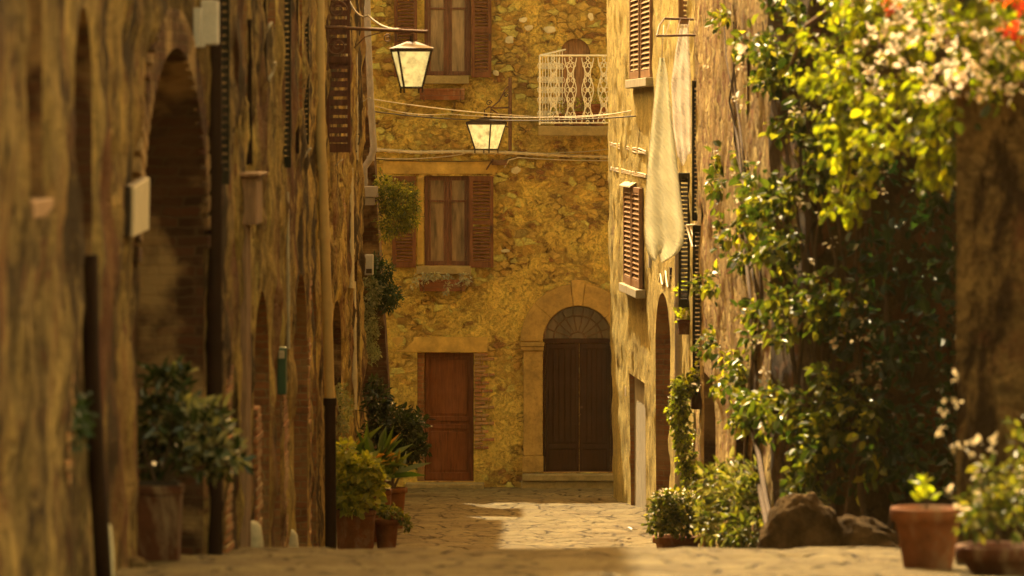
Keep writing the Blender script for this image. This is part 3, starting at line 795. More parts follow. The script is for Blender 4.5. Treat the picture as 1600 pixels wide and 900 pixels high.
# ================================================================ LEFT ROW
def px2(px, d): return ((px-800)*d/FP, d)
WL1 = Wall([px2(-330, 15.5), px2(0, 22), px2(128, 26.2), px2(152, 27.3)])
WL2 = Wall([px2(146, 27.9), px2(212, 31.3), px2(328, 35.2), px2(368, 37.3)])
WL3 = Wall([px2(368, 37.4), px2(440, 45), px2(492, 53.5), px2(508, 56.5)])
WL4 = Wall([px2(509, 57.6), px2(548, 67.5), px2(566, 75)])
H1 = thing('left_house', 'grey and ochre plastered house nearest on the left', 'house', (-2.4, 21, G(21)))
o1 = WL1.opening(116, 144, 10, 470, arch=True, depth=1.1, rise=.5)
o1w = WL1.opening(38, 66, -220, 310, depth=.22)
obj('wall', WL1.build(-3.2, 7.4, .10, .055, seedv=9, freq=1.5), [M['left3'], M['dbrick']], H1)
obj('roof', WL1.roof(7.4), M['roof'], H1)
plank_door(WL1, o1, -1.0, M['dbrick'], H1, 5, False)  # dark infill closing the arch, its colour standing in for recess shade
w = panel_obj('window', WL1, o1w, -.14, .05, M['frame'], H1)
mb = MB(); F = WL1.frame(o1w['u0']-.08, o1w['z0']-.09, 0); fbox(mb, F, 0, o1w['u1']-o1w['u0']+.16, 0, .085, -.1, .05); obj('sill', mb, M['timber'], w, .01)
mb = MB()
pts = [P(131, 398, 26.3), P(133, 560, 26.3), P(140, 700, 26.4), P(148, 820, 26.5), P(153, 905, 26.6)]
mb.tube([Vector(p)+Vector((.03,0,0)) for p in pts]+[Vector((pts[-1].x+.03, 26.7, G(26.7)-.05))], .045, 12)
obj('drainpipe', mb, M['pipe_d'], H1)
H2 = thing('left_house', 'stone house on the left with tall shadowed archway behind the potted shrub', 'house', (-2.2, 33, G(33)))
o2 = WL2.opening(214, 318, 76, None, arch=True, depth=1.1, rise=1.35)
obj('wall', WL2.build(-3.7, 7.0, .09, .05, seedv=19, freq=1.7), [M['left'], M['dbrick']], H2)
obj('roof', WL2.roof(7.0), M['roof'], H2)
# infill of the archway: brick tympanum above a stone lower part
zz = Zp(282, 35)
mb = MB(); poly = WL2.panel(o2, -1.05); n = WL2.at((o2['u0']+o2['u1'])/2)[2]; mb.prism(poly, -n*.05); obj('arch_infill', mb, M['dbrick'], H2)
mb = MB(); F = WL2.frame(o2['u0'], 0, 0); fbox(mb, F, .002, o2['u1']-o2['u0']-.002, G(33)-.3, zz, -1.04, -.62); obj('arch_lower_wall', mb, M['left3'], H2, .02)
# brick ring round the arch
mb = MB(); c_u = (o2['u0']+o2['u1'])/2; w_ = (o2['u1']-o2['u0'])/2
for k in range(36):
    a0 = math.pi*k/36+.012; a1 = math.pi*(k+1)/36-.012; pts = []
    for a, r_ in ((a0, 0), (a1, 0), (a1, .26), (a0, .26)):
        pts.append(WL2.pt(c_u+math.cos(a)*(w_+r_), o2['z1']-o2['rise']+math.sin(a)*(o2['rise']+r_), -.02))
    mb.prism(pts, WL2.at(c_u)[2]*.055)
obj('brick_arch_ring', mb, M['dbrick'], H2, .006)
def leanpipe(pts, r, mat, name, parent, label=None, collars=(), seg=12):
    mb = MB(); mb.tube(pts, r, seg)
    for t in collars:
        n = len(pts)-1; k = min(int(t*n), n-1); q = Vector(pts[k]).lerp(Vector(pts[k+1]), t*n-k)
        mb.tube([q+Vector((0,0,-.035)), q+Vector((0,0,.035))], r*1.16, seg)
    return obj(name, mb, mat, parent, label=label)
mbp = [P(334, -60, 35), P(334, 300, 35), P(335, 600, 35), P(335, 872, 35)]
leanpipe([p+Vector((.0,0,0)) for p in mbp], .056, M['pipe_d'], 'drainpipe', H2, collars=(.3, .6, .9))
# dark edge-on louvred shutter beside the pipe
def open_shutter(px0, px1, py0, py1, d, mat, parent, pitch=.05, stile=None, mid=False):
    a, b = P(px0, py1, d), P(px1, py0, d); F = Fr(a, (1,0,0), (0,-1,0)); w = b.x-a.x
    return obj('shutter', louvre(F, w, b.z-a.z, .04, stile or min(.055, w*.22), pitch=pitch, midrail=mid), mat, parent, .003)
open_shutter(344, 359, -60, 288, 35.7, M['shutter_g'], H2, .055, .014)
H3 = thing('left_house', 'ochre house on the left with narrow brick arches and pale downpipe', 'house', (-2.1, 47, G(47)))
ops3 = [WL3.opening(396, 421, 455, None, True, .5, .9), WL3.opening(459, 480, 428, None, True, .6, .9), WL3.opening(486.5, 494, 440, None, True, .5, .7),
        WL3.opening(428, 438, 560, None, False, .4), WL3.opening(380, 386, -80, 150, False, .3), WL3.opening(418, 430, -80, 40, False, .3), WL3.opening(466, 472, -80, 170, False, .3)]
obj('wall', WL3.build(-5.2, 6.6, .09, .055, seedv=29, freq=1.9), [M['left2'], M['brick']], H3)
obj('roof', WL3.roof(6.6), M['roof'], H3)
for k, o in enumerate(ops3): plank_door(WL3, o, -o['depth']+.06, [M['dbrick'], M['door_d'], M['door_d'], M['timber'], M['shutter_d'], M['shutter_d'], M['shutter_d']][k], H3, 5, k in (1, 2))
H4 = thing('left_house', 'rough stone house on the left furthest down the lane', 'house', (-2.1, 66, G(66)))
ops4 = [WL4.opening(518, 533, 470, None, True, .5, .6), WL4.opening(552, 558, 410, None, False, .2)]
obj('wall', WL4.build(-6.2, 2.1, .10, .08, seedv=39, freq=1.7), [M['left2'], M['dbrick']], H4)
obj('roof', WL4.roof(2.1, 4, .18), M['roof'], H4)
for k, o in enumerate(ops4): plank_door(WL4, o, -o['depth']+.06, M['dbrick'], H4, 4, False)  # dark infill sheets in place of shade inside the openings
# bare brick strips where the plaster has fallen
def brick_strip(W, px0, px1, py0, py1, parent, mat):
    u0, u1 = W.u_at(px0), W.u_at(px1); mb = MB(); zt_, zb_ = W.z_at(u0, py0), (W.z_at(u0, py1) if py1 else G(W.at(u0)[0].y)-.1)
    z = zb_; k = 0
    while z < zt_:
        e = .07*((k % 2)*2-1)+random.uniform(-.1, .1); F = W.frame(u0, z, 0)
        fbox(mb, F, -e*.5, (u1-u0)+e, 0, .058, -.06, .006+random.random()*.010); z += .07; k += 1
    obj('brick_strip', mb, mat, parent, .008)
brick_strip(WL1, 104, 113, 430, 760, H1, M['brick']); brick_strip(WL3, 400, 407, 640, None, H3, M['brick']); brick_strip(WL3, 442, 449, 600, None, H3, M['brick'])
brick_strip(WL3, 481, 485, 420, None, H3, M['brick']); brick_strip(WL2, 352, 362, 560, None, H2, M['brick']); brick_strip(WL4, 536, 541, 300, None, H4, M['brick'])
# timber door surround that stands proud of the wall
def bx(mb, px0, px1, py0, py1, d, dep, dz=0):
    a, b = P(px0, py1, d), P(px1, py0, d); mb.box(a.x, b.x, d, d+dep, a.z, b.z)
mb = MB(); bx(mb, 374, 401, 277, 352, 37.9, .9); bx(mb, 374, 387, 352.5, 878, 37.95, .12)
bx(mb, 377, 391, 352.5, 878, 38.6, .12)
bx(mb, 371, 406, 270, 276.5, 37.8, 1.3)
o = obj('door_surround', mb, M['timber'], H3, .012, 'projecting brown timber door surround')
# shutters of house 3 / 4 seen edge-on and face-on
open_shutter(441, 455, -60, 262, 45.3, M['shutter_g'], H3, .05, .016)
open_shutter(474, 483, -60, 226, 50.5, M['shutter_g'], H3, .05, .014)
open_shutter(510, 547, -260, 84, 58.4, M['shutter_d'], H4, .105, .038)
open_shutter(510, 548, 88, 238, 58.4, M['shutter_d'], H4, .105, .038)
# ochre downpipe with iron foot
pp = [P(498, -60, 53.9), P(500, 200, 53.9), P(506, 340, 54), P(511, 480, 54.1), P(515, 628, 54.2)]
pd = leanpipe(pp, .055, M['pipe_y'], 'drainpipe', H3, 'pale ochre downpipe with dark iron foot', (.03, .36, .55, .75))
mb = MB(); mb.tube([P(515.5, 625, 54.2), P(517, 880, 54.2)], .06, 12); mb.tube([P(515.5, 622, 54.2), P(515.5, 634, 54.2)], .07, 12); obj('iron_foot', mb, M['pipe_d'], pd)
for px, y0, y1, d, r_, mt in ((546, 262, 450, 66.2, .05, 'pipe_p'), (551, 440, 640, 67.4, .045, 'pipe_p'), (540, -40, 236, 64.9, .018, 'pipe_p'), (556, -40, 250, 70, .02, 'pipe_p'), (449, 300, 545, 45.9, .016, 'pipe_p'), (412, -40, 190, 41.7, .02, 'pipe_d'), (463, -40, 240, 48.2, .016, 'pipe_d'), (388, 30, 258, 39.1, .025, 'pipe_d')):
    leanpipe([P(px, y0, d), P(px+1, (y0+y1)/2, d), P(px+2, y1, d)], r_, M[mt], 'conduit', H3 if d < 57 else H4, collars=(.3, .7), seg=8)
# brick corner house in the side lane
H5 = thing('brick_house', 'dark brick and stone house corner with battered wall at the side lane', 'house', (-3, 78, G(78)))
D5 = 77.4
zs5 = np.linspace(-6.2, 3.0, 90); 
def edge5(z):
    py = HZ-z*FP/D5
    return (np.interp(py, [-100, 120, 290, 600, 800], [572, 576, 587, 606, 615])-800)*D5/FP
mb = MB(); nx5 = 60; V = []; 
for z in zs5:
    xr = edge5(z)
    for i in range(nx5+1):
        s_ = i/nx5; x = -7+(xr+7)*(s_**.35)
        y = D5+.03*noise.fractal(Vector((x*2.5, z*2.5, 1)), .8, 2, 4)
        V.append((x+(.02*noise.noise(Vector((x*3, z*4, 2)))), y, z))
    V.append((xr-.05, D5+3.2, z))
w_ = nx5+2
mb.add(V, [(j*w_+i, j*w_+i+1, (j+1)*w_+i+1, (j+1)*w_+i) for j in range(len(zs5)-1) for i in range(w_-1)], False)
obj('wall', mb, M['dbrick'], H5)
mb = MB(); mb.prism([Vector((-7.2, D5-.3, 3.0)), Vector((edge5(3)+.25, D5-.3, 3.0)), Vector((edge5(3)+.2, D5+3.4, 3.0)), Vector((-7.2, D5+3.4, 3.0))], Vector((0,0,.2))); obj('roof', mb, M['roof'], H5)
gp = [P(572, -50, 76.9), P(575, 60, 76.9), P(580, 170, 76.9), P(584, 232, 76.9), P(580, 246, 76.9), P(569, 262, 76.9), P(569, 292, 76.9)]
leanpipe(gp, .05, M['pipe_g'], 'drainpipe', H5, 'grey drainpipe with elbow', (.35, .52, .68, .95))
mb = MB(); a, b = P(566, 308, 76.8), P(590, 291, 76.8); mb.box(a.x, b.x, 76.7, 77.3, a.z, b.z); mb.box(a.x+.03, b.x-.05, 76.75, 77.25, a.z-.12, a.z-.003); obj('rain_hopper', mb, M['pipe_g'], H5, .01)

def gadget(name, label, cat, px0, px1, py0, py1, d, dep, mat, bev=.012, extra=None, group=None):
    t = thing(name, label, cat, P((px0+px1)/2, py1, d), group)
    mb = MB(); bx(mb, px0, px1, py0, py1, d, dep); obj('case', mb, mat, t, bev)
    if extra: extra(t)
    return t
def ex_meter(t):
    mb = MB(); bx(mb, 572, 581, 420, 427, 76.35, .05); obj('meter_dial', mb, M['iron'], t, .004)
gadget('meter_box', 'pale grey meter box on the brick corner above the hanging greenery', 'meter box', 570, 583, 398, 430, 76.4, .3, M['box_grey'], extra=ex_meter)
def ex_g(t):
    mb = MB(); bx(mb, 316, 320, 60, 74, 34.2, .04); bx(mb, 302, 314, 12, 74, 34.1, .15); obj('cover', mb, M['box_grey'], t, .004)
gadget('junction_box', 'grey junction box high on the left wall beside the dark pipe', 'junction box', 313, 340, 0, 70, 34.3, .22, M['box_grey'], extra=ex_g)
def ex_p(t):
    mb = MB(); bx(mb, 435.5, 444.5, 548, 560, 44.17, .03); obj('flap', mb, M['pipe_p'], t, .003)
gadget('letter_box', 'dark green metal box on the left wall between the brick arches', 'box', 433, 447, 543, 617, 44.2, .2, M['green_box'], extra=ex_p)
# house plate: tilted cream panel on the near-left wall
c = P(218, 322, 30.4); t = thing('wall_sign', 'cream wall plate with dark edge mounted left of the archway', 'sign', c)
def slanted(mb, off, th, shr=0):
    q = [P(204+shr, 371-shr, 30.2), P(231-shr, 360-shr, 31.0), P(232-shr, 276+shr, 31.0), P(205+shr, 291+shr, 30.2)]
    n = (q[1]-q[0]).cross(q[3]-q[0]).normalized()
    mb.prism([p+n*off for p in q], n*th)
mb = MB(); slanted(mb, -.01, -.03); obj('back_plate', mb, M['iron'], t, .004)
mb = MB(); slanted(mb, -.006, .02, 1.5); obj('face', mb, M['plate'], t, .003)
mb = MB(); mb.box(c.x-.30, c.x-.02, 30.6, 30.64, c.z-.02, c.z+.02); obj('bracket', mb, M['iron'], t)
# pale stone guards at the foot of the left wall
for (px, py, d, w_, h_, lab) in ((159, 812, 28.1, .07, .34, 'pale stone guard at the wall foot nearest on the left'), (395, 815, 39.2, .085, .42, 'pale stone guard beside the timber door surround'), (454, 828, 46.4, .085, .40, 'pale stone guard beside the brick arches')):
    x = P(px, 0, d).x; z0 = G(d)-.03; zt_ = Zp(py, d); mb = MB()
    mb.lathe((x, d, z0), [(w_*1.0, 0), (w_*.95, (zt_-z0)*.5), (w_*.75, (zt_-z0)*.9), (w_*.35, zt_-z0), (0.001, zt_-z0+.01)], 14)
    tag(obj('stone_guard', mb, M['pale'], None, loc=(x, d, z0)), lab, 'stone guard', 'stone guards along the left wall')

# ================================================================ RIGHT ROW
WR1 = Wall([px2(957, 78.4), px2(1018, 70.5), px2(1052, 64), px2(1085, 59)])
WR2 = Wall([px2(1086, 58.8), px2(1130, 52.5), px2(1205, 46)])
WR3 = Wall([px2(1205, 45.8), px2(1270, 44.4), px2(1560, 42)])
HR1 = thing('right_house', 'sunlit pale ochre plastered house at the far right end of the lane', 'house', (2, 70, G(70)))
oR = WR1.opening(1025.5, 1048, 458, None, True, .35, .75)
oRd = WR1.opening(986, 1010, 586, None, False, .16, ref=WR1.u_at(990))
oRw = WR1.opening(985, 1010, 292, 446, False, .12)
oRu = WR1.opening(998, 1024, -120, 122, False, .12)
def leanR(q): return Vector((-.012*(q.z+5.6) if q.y > 74 else -.012*(q.z+5.6)*max(0, (q.y-66)/8), 0, 0))
obj('wall', WR1.build(-6.1, 3.4, .08, .03, seedv=49, freq=2.4, lean=leanR), [M['right'], M['brick']], HR1)
obj('roof', WR1.roof(3.4, 5, .2), M['roof'], HR1)
plank_door(WR1, oR, -.30, M['dbrick'], HR1, 5)
panel_obj('blocked_door', WR1, oRd, -.05, .08, M['grey_render'], HR1, .01, 'low doorway walled up with pale grey render')
for (op, nm) in ((oRw, 'lower'), (oRu, 'upper')):
    w = panel_obj('window', WR1, op, -.10, .02, M['frame'], HR1)
    um = (op['u0']+op['u1'])/2
    for (ua, ub) in ((op['u0']+.01, um-.01), (um+.01, op['u1']-.01)):
        F = WR1.frame(ua, op['z0'], .01); L0 = leanR(WR1.pt(ua, (op['z0']+op['z1'])/2)); F.O += L0
        obj('shutter', louvre(F, ub-ua, op['z1']-op['z0'], .05, .11, pitch=.07, midrail=False), M['shutter_t'], w, .003)
    mb = MB(); F = WR1.frame(op['u0']-.15, op['z0']-.13, 0); F.O += leanR(WR1.pt(op['u0'], op['z0'])); fbox(mb, F, 0, op['u1']-op['u0']+.3, 0, .12, -.02, .12); obj('sill', mb, M['grey_render'], w, .01)
mb = MB(); F = WR1.frame(oRw['u0']-.1, oRw['z1']+.05, 0)
c8 = [F.p(-.1,0,.0), F.p(2.0,0,.0), F.p(2.0,-.06,.10), F.p(-.1,-.06,.10)]; mb.hexa([q+Vector((-.05,0,0)) for q in c8]+[q+Vector((-.05,0,.02)) for q in c8]); obj('window_hood', mb, M['pale'], HR1, .003)
mb = MB(); F = WR1.frame(WR1.u_at(980), Zp(620, 75), .0); fbox(mb, F, -.12, .16, 0, .14, .0, .03); obj('number_plate', mb, M['plate'], HR1, .003)
leanpipe([P(1060, 395, 61.5), P(1060, 600, 61.5), P(1060, 800, 61.5)], .045, M['pipe_g'], 'drainpipe', HR1, collars=(.2, .6))
leanpipe([P(1025, -40, 68.9), P(1025, 100, 68.9)], .02, M['rust'], 'conduit', HR1, seg=8)
leanpipe([P(1085, 20, 60.2), P(1085, 118, 60.2)], .03, M['pipe_g'], 'conduit', HR1, seg=8)
# face-on shutter with clothes rail
open_shutter(1060, 1097, -60, 38, 60.5, M['shutter_t'], HR1, .06, .06)
rk = MB()
rk.tube([P(1026, 56, 58.6), P(1099, 55, 58.6)], .014, 8); rk.tube([P(1038, 29, 59.4), P(1099, 31, 59.4)], .014, 8); rk.tube([P(1026, 56, 58.6), P(1030, 40, 59.1), P(1038, 29, 59.4)], .010, 6)
for k in range(3): rk.tube([P(1040+k*16, 56, 58.6), P(1048+k*15, 30, 59.4)], .004, 5)
tag(obj('clothes_rail', rk, M['rust'], None, loc=P(1060, 50, 62)), 'rusty clothes rail below the small brown shutter', 'clothes rail')
# window with dark shutters facing the lane (R1 near end) seen edge-on
open_shutter(1081, 1094, 126, 345, 58.4, M['shutter_g'], HR1, .05, .03)
open_shutter(1096, 1113, 128, 350, 57.4, M['shutter_g'], HR1, .05, .03)
HR2 = thing('right_house', 'rough rubble house on the right half hidden by climbing vine', 'house', (2.3, 52, G(52)))
oq = WR2.opening(1100, 1118, 590, None, False, .3)
oq2 = WR2.opening(1150, 1168, 560, None, True, .3, .6)
obj('wall', WR2.build(-5.4, 3.0, .09, .035, seedv=59, freq=2.4), [M['rough'], M['dbrick']], HR2)
obj('roof', WR2.roof(3.0, 5, .2), M['roof'], HR2)
plank_door(WR2, oq, -.2, M['door_d'], HR2, 4); plank_door(WR2, oq2, -.2, M['door_d'], HR2, 4)
open_shutter(1167, 1188, 62, 330, 48.8, M['shutter_d'], HR2, .05, .03)
open_shutter(1060, 1078, 270, 480, 60.0, M['shutter_g'], HR2, .05, .03)
open_shutter(1082, 1098, 352, 600, 57.5, M['shutter_g'], HR2, .05, .03)
HR3 = thing('yard_wall', 'shade-coloured rubble wall across the yard behind the vine', 'wall', (4, 43, G(43)))
obj('wall', WR3.build(-4.2, 5.6, .12, .05, D=.6, seedv=69, freq=1.6), [M['shade'], M['shade']], HR3)  # height raised to keep sky light out of the yard
mb = MB()
for k in range(40):
    u = k*WR3.L/40; F = WR3.frame(u+.001, 5.6, 0); fbox(mb, F, 0, WR3.L/40-.01, 0, .07, -.62, .05)
obj('coping', mb, M['roof'], HR3, .01)
# side wall added on the right, high to keep sky light out
WR5 = Wall([px2(1560, 42.0), (3.9, 36), (3.9, 33.0)])
HR5 = thing('sky_block_wall', 'side wall added behind the pillar to darken the small yard, high to block sky light', 'wall', (4, 37, G(37)))
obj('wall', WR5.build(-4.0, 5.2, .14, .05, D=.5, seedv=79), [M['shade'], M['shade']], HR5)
# near pillar
PD = 31.6
HP = thing('stone_pillar', 'broad plastered stone pillar behind the terracotta pot on the right', 'pillar', (P(1560,0,PD).x, PD, G(PD)))
WP = Wall([px2(1494, PD), px2(1760, PD-.1)])
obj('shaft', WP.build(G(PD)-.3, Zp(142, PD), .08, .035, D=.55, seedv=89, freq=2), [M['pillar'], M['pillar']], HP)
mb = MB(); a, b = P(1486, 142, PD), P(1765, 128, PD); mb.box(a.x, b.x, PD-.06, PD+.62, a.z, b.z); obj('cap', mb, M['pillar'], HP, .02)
# ================================================================ LANTERNS
def lantern(label, c, wt, wb, h, yaw, bracket, arms=None):
    """c: centre of top edge; tapering four-sided glazed lantern"""
    t = thing('street_lantern', label, 'street lamp', c, 'wall lanterns over the lane')
    c = Vector(c); ca, sa = math.cos(yaw), math.sin(yaw)
    def q(x, y, z): return c+Vector((x*ca-y*sa, x*sa+y*ca, z))
    T = [q(sx*wt/2, sy*wt/2, 0) for sx, sy in ((-1,-1),(1,-1),(1,1),(-1,1))]; B = [q(sx*wb/2, sy*wb/2, -h) for sx, sy in ((-1,-1),(1,-1),(1,1),(-1,1))]
    fr = MB()
    for i in range(4):
        j = (i+1) % 4
        fr.tube([T[i]+Vector((0,0,.0)), B[i]], .014, 6); fr.tube([B[i], B[j]], .013, 6)
        fr.tube([B[i], B[i]+Vector((0,0,-.06))], .012, 6)
    R_ = [q(sx*wt/2*1.06, sy*wt/2*1.06, .0) for sx, sy in ((-1,-1),(1,-1),(1,1),(-1,1))]
    fr.hexa([p+Vector((0,0,-.028)) for p in R_]+[p+Vector((0,0,.012)) for p in R_])
    obj('frame', fr, M['iron'], t)
    tp = MB(); R2 = [q(sx*wt/2*1.12, sy*wt/2*1.12, .012) for sx, sy in ((-1,-1),(1,-1),(1,1),(-1,1))]; R3 = [q(sx*.05, sy*.05, .085) for sx, sy in ((-1,-1),(1,-1),(1,1),(-1,1))]
    tp.hexa(R2+R3); tp.tube([q(0,0,.08), q(0,0,.15)], .02, 8); obj('lamp_hood', tp, M['iron'], t)
    for i in range(4):
        j = (i+1) % 4; n = ((T[i]+T[j]+B[i]+B[j])/4-c-Vector((0,0,-h/2))).normalized()*-.004
        g = MB(); g.prism([B[i]+n, B[j]+n, T[j]+n+Vector((0,0,-.03)), T[i]+n+Vector((0,0,-.03))], n); obj('glass', g, M['frost'], t)
    b = MB(); b.tube([q(0,0,-.05), q(0,0,-.16)], .02, 8); b.tube([q(0,0,-.16), q(0,0,-.2), q(0,0,-.27)], [.03, .045, .02], 10); obj('bulb', b, M['frost'], t)
    br = MB(); bracket(br, q); obj('bracket', br, M['rust'], t)
    return t
def spiral(mb, c, r0, r1, turns, ax, ph=0, r=.01, n=30):
    ax = Vector(ax); mb.tube([c+ax*((r0+(r1-r0)*i/n)*math.cos(ph+turns*2*math.pi*i/n))+Vector((0,0,(r0+(r1-r0)*i/n)*math.sin(ph+turns*2*math.pi*i/n))) for i in range(n+1)], r, 5)
def br1(mb, q):
    d = 58.0
    mb.tube([P(508, 42, d), P(560, 45, d), P(668, 50, d)], .02, 8); mb.tube([P(645, 50, d), P(645, 72, d)], .013, 6)
    mb.tube([P(512, -20, d), P(511, 110, d)], .016, 6)
    spiral(mb, P(527, 15, d), .11, .02, 1.6, (1,0,0)); spiral(mb, P(527, 72, d), .12, .02, 1.6, (1,0,0), 2)
    mb.tube([P(553, 75, d), P(570, 58, d), P(600, 49, d)], .008, 6)
    spiral(mb, P(606, 60, d), .05, .01, 1.4, (1,0,0), 1, .007)
lantern('large frosted lantern hanging from a long iron arm on the left wall', P(643, 77, 58), .39, .21, .435, R(12), br1)
def br2(mb, q):
    d = 83.6
    mb.tube([P(797, 121, d), P(797, 236, d)], .03, 8)
    top = P(766, 168, 83)
    mb.tube([P(797, 168, d), P(775, 169, 83.2), P(764, 167, 83)], .016, 6)
    mb.tube([P(797, 132, d), P(789, 140, d), P(780, 158, 83.3), P(768, 168, 83)], .012, 6)
    spiral(mb, P(764, 161, 83), .05, .012, 1.3, (1,0,0), 0, .009); spiral(mb, P(791, 148, 83.4), .05, .012, 1.3, (1,0,0), 0, .009)
    mb.tube([P(797, 200, d), P(788, 196, d), P(782, 180, 83.3), P(768, 171, 83)], .012, 6)
    mb.tube([P(757, 190, 83), P(757, 172, 83), P(764, 167, 83)], .012, 6); mb.tube([P(767, 190, 83), P(767, 168, 83)], .012, 6)
lantern('smaller frosted lantern on a scrolled iron bracket on the end house', P(760, 192, 83), .46, .27, .43, R(-32), br2)

# ================================================================ CABLES
def cable(label, pts, r, mat, sag=0, n=18, cat='cable', name='cable'):
    pts = [Vector(p) for p in pts]; out = []
    for a, b in zip(pts, pts[1:]):
        for i in range(n): t = i/n; out.append(a.lerp(b, t)-Vector((0,0,sag*4*t*(1-t)*(b-a).length)))
    out.append(pts[-1]); mb = MB(); mb.tube(out, r, 6)
    return tag(obj(name, mb, mat, None, loc=pts[0]), label, cat)
cable('dark cable crossing the lane just above the lower wire', [P(583, 155, 77), P(840, 182, 83.2), P(1010, 168, 72)], .009, M['cable_p'], .006)
cable('lowest dark cable crossing the lane behind the lantern', [P(583, 174, 77), P(735, 187, 82), P(1010, 180, 72)], .012, M['cable_d'], .004)
cable('thin pale wire running beside the white balcony', [P(585, 165, 77), P(700, 178, 82), P(955, 178, 78)], .006, M['cable_p'], .012)
cable('pale swooping cable above the iron lamp arm', [P(538, -20, 60), P(575, 24, 58.5), P(625, 45, 58)], .011, M['cable_p'], .08)
mb = MB(); pts = [E(px, py, .05) for px, py in ((588, 234), (650, 238), (720, 237), (800, 239), (880, 243), (960, 246))]; mb.tube(pts, .028, 8)
for k in range(22): q = E(592+k*16.5, 0, .05); zz = np.interp(592+k*16.5, [588, 650, 720, 800, 880, 960], [p.z for p in pts]); mb.box(q.x-.012, q.x+.012, DE-.085, DE, zz-.035, zz+.035)
tag(obj('conduit', mb, M['pipe_p'], None, loc=E(588, 234)), 'long pale conduit clipped across the end house above the lower window', 'conduit')
cable('thin pale wire looping along the end house under the conduit', [E(588, 247, .04), E(680, 246, .04), E(735, 238, .04), E(790, 240, .04), E(880, 238, .04), E(955, 232, .04)], .008, M['cable_p'], .02)
cable('thin dark wire along the end house above the lintel', [E(588, 249, .03), E(700, 252, .03), E(790, 250, .03), E(800, 246, .03), E(955, 250, .03)], .007, M['cable_d'], .01)
cable('pale cable curling from the small wall bracket', [E(788, 262, .05), E(795, 250, .05), E(810, 246, .05), E(955, 251, .05)], .010, M['cable_p'], .01)
mb = MB(); mb.tube([E(760, 265, .05), E(770, 249, .12), E(778, 254, .12)], .014, 6); mb.box(E(768,0).x, E(792,0).x, DE-.09, DE, E(0,258).z, E(0,250).z)
tag(obj('wall_bracket', mb, M['rust'], None, loc=E(770, 255)), 'small rusty bracket above the lower window of the end house', 'bracket')
for lab, y0, y1, dy in (('upper loose cable bundle on the sunlit right house', 222, 236, 5), ('lower pale cable bundle on the sunlit right house', 261, 273, 4)):
    mb = MB()
    for k in range(3):
        pts = []
        for i in range(22):
            t = i/21; px = 955+t*57; u = WR1.u_at(px+2); d = WR1.at(max(0, u))[0].y
            pts.append(P(px, y0+(y1-y0)*t+k*dy*.55+1.0*math.sin(t*14+k*2)*(1 if dy == 5 else .3), d-.3)+Vector((-.02, 0, 0)))
        mb.tube(pts, .012, 5)
    tag(obj('cable_bundle', mb, M['cable_p'], None, loc=P(955, y0, 78)), lab, 'cable')
def squiggle(label, ctrl, d, r, mat=None):
    mb = MB(); pts = []
    for (a, b) in zip(ctrl, ctrl[1:]):
        for i in range(6): t = i/6; pts.append(P(a[0]+(b[0]-a[0])*t+random.uniform(-1, 1), a[1]+(b[1]-a[1])*t+random.uniform(-1.5, 1.5), d+random.uniform(-.03, .03)))
    mb.tube(pts, r, 6); tag(obj('loose_cable', mb, mat or M['cable_p'], None, loc=pts[0]), label, 'cable')
squiggle('short pale cable end sticking out high on the left wall', [(406, 64), (418, 46), (426, 32)], 41, .013)
squiggle('longer forked pale cable hanging on the left wall', [(398, 166), (412, 142), (425, 115), (432, 92)], 42, .014)
squiggle('twisted pale cable between the dark shutter and the ochre downpipe', [(453, 290), (463, 268), (475, 246), (487, 228)], 50, .012)
squiggle('thin tangled wire below the brown louvred shutter', [(507, 290), (513, 268), (525, 258), (538, 246)], 60, .008)
squiggle('tangle of thin wires fixed beside the grey drainpipe', [(553, 182), (560, 166), (572, 154), (582, 152)], 72, .007)
squiggle('thin wire hanging between the shutter and brick corner', [(552, 205), (562, 212), (556, 240), (560, 300)], 70, .007, M['cable_d'])
mb = MB(); mb.tube([P(1073, 352, 59), P(1082, 386, 58.6), P(1108, 390, 57.5)], .014, 6); mb.tube([P(1073, 352, 59), P(1104, 350, 57.6)], .012, 6); mb.tube([P(1078, 352, 58.8), P(1088, 388, 58.2)], .01, 6); mb.tube([P(1104, 350, 57.6), P(1110, 362, 57.4)], .01, 6)
tag(obj('wire_rack', mb, M['pipe_p'], None, loc=P(1090, 370, 58)), 'bent pale wire rack on the right wall below the dark shutters', 'rack')
cable('thin line the beige cloth hangs from', [P(1037, 40, 58.9), P(1036, 62, 58.6), P(1034, 92, 58.6)], .006, M['cable_p'], 0, 4, 'clothes line', 'clothes_line')

# ================================================================ LAUNDRY
def cloth(label, d, prof, mat, folds, th=.03):
    """prof: rows (py, pxl, pxr); a hanging cloth gathered at the top, with real folds in depth"""
    rows = []; n = 40; m = 90
    pys = [p[0] for p in prof]; V = []; F = []
    for j in range(m+1):
        py = pys[0]+(pys[-1]-pys[0])*j/m; l = np.interp(py, pys, [p[1] for p in prof]); r = np.interp(py, pys, [p[2] for p in prof]); t = j/m
        for i in range(n+1):
            s_ = i/n; px = l+(r-l)*s_
            amp = (.02+.07*t)*(1.3/folds)**2
            yy = d+amp*math.sin(s_*math.pi*2*folds+.6*math.sin(t*3))+.03*noise.noise(Vector((s_*3, t*7, folds)))
            base = 0
            if j > m*.8: base = .12*((t-.8)/.2)*noise.noise(Vector((s_*2.3, 1, folds)))
            V.append(P(px, py, yy)+Vector((0, 0, base)))
    for j in range(m):
        for i in range(n): a = j*(n+1)+i; F.append((a, a+n+1, a+n+2, a+1))
    mb = MB(); mb.add(V, F, True); o = obj('hanging_cloth', mb, mat, None, loc=P(prof[0][1], prof[0][0], d))
    s = o.modifiers.new('thickness', 'SOLIDIFY'); s.thickness = .006
    return tag(o, label, 'laundry', 'washing hung out on the right wall')
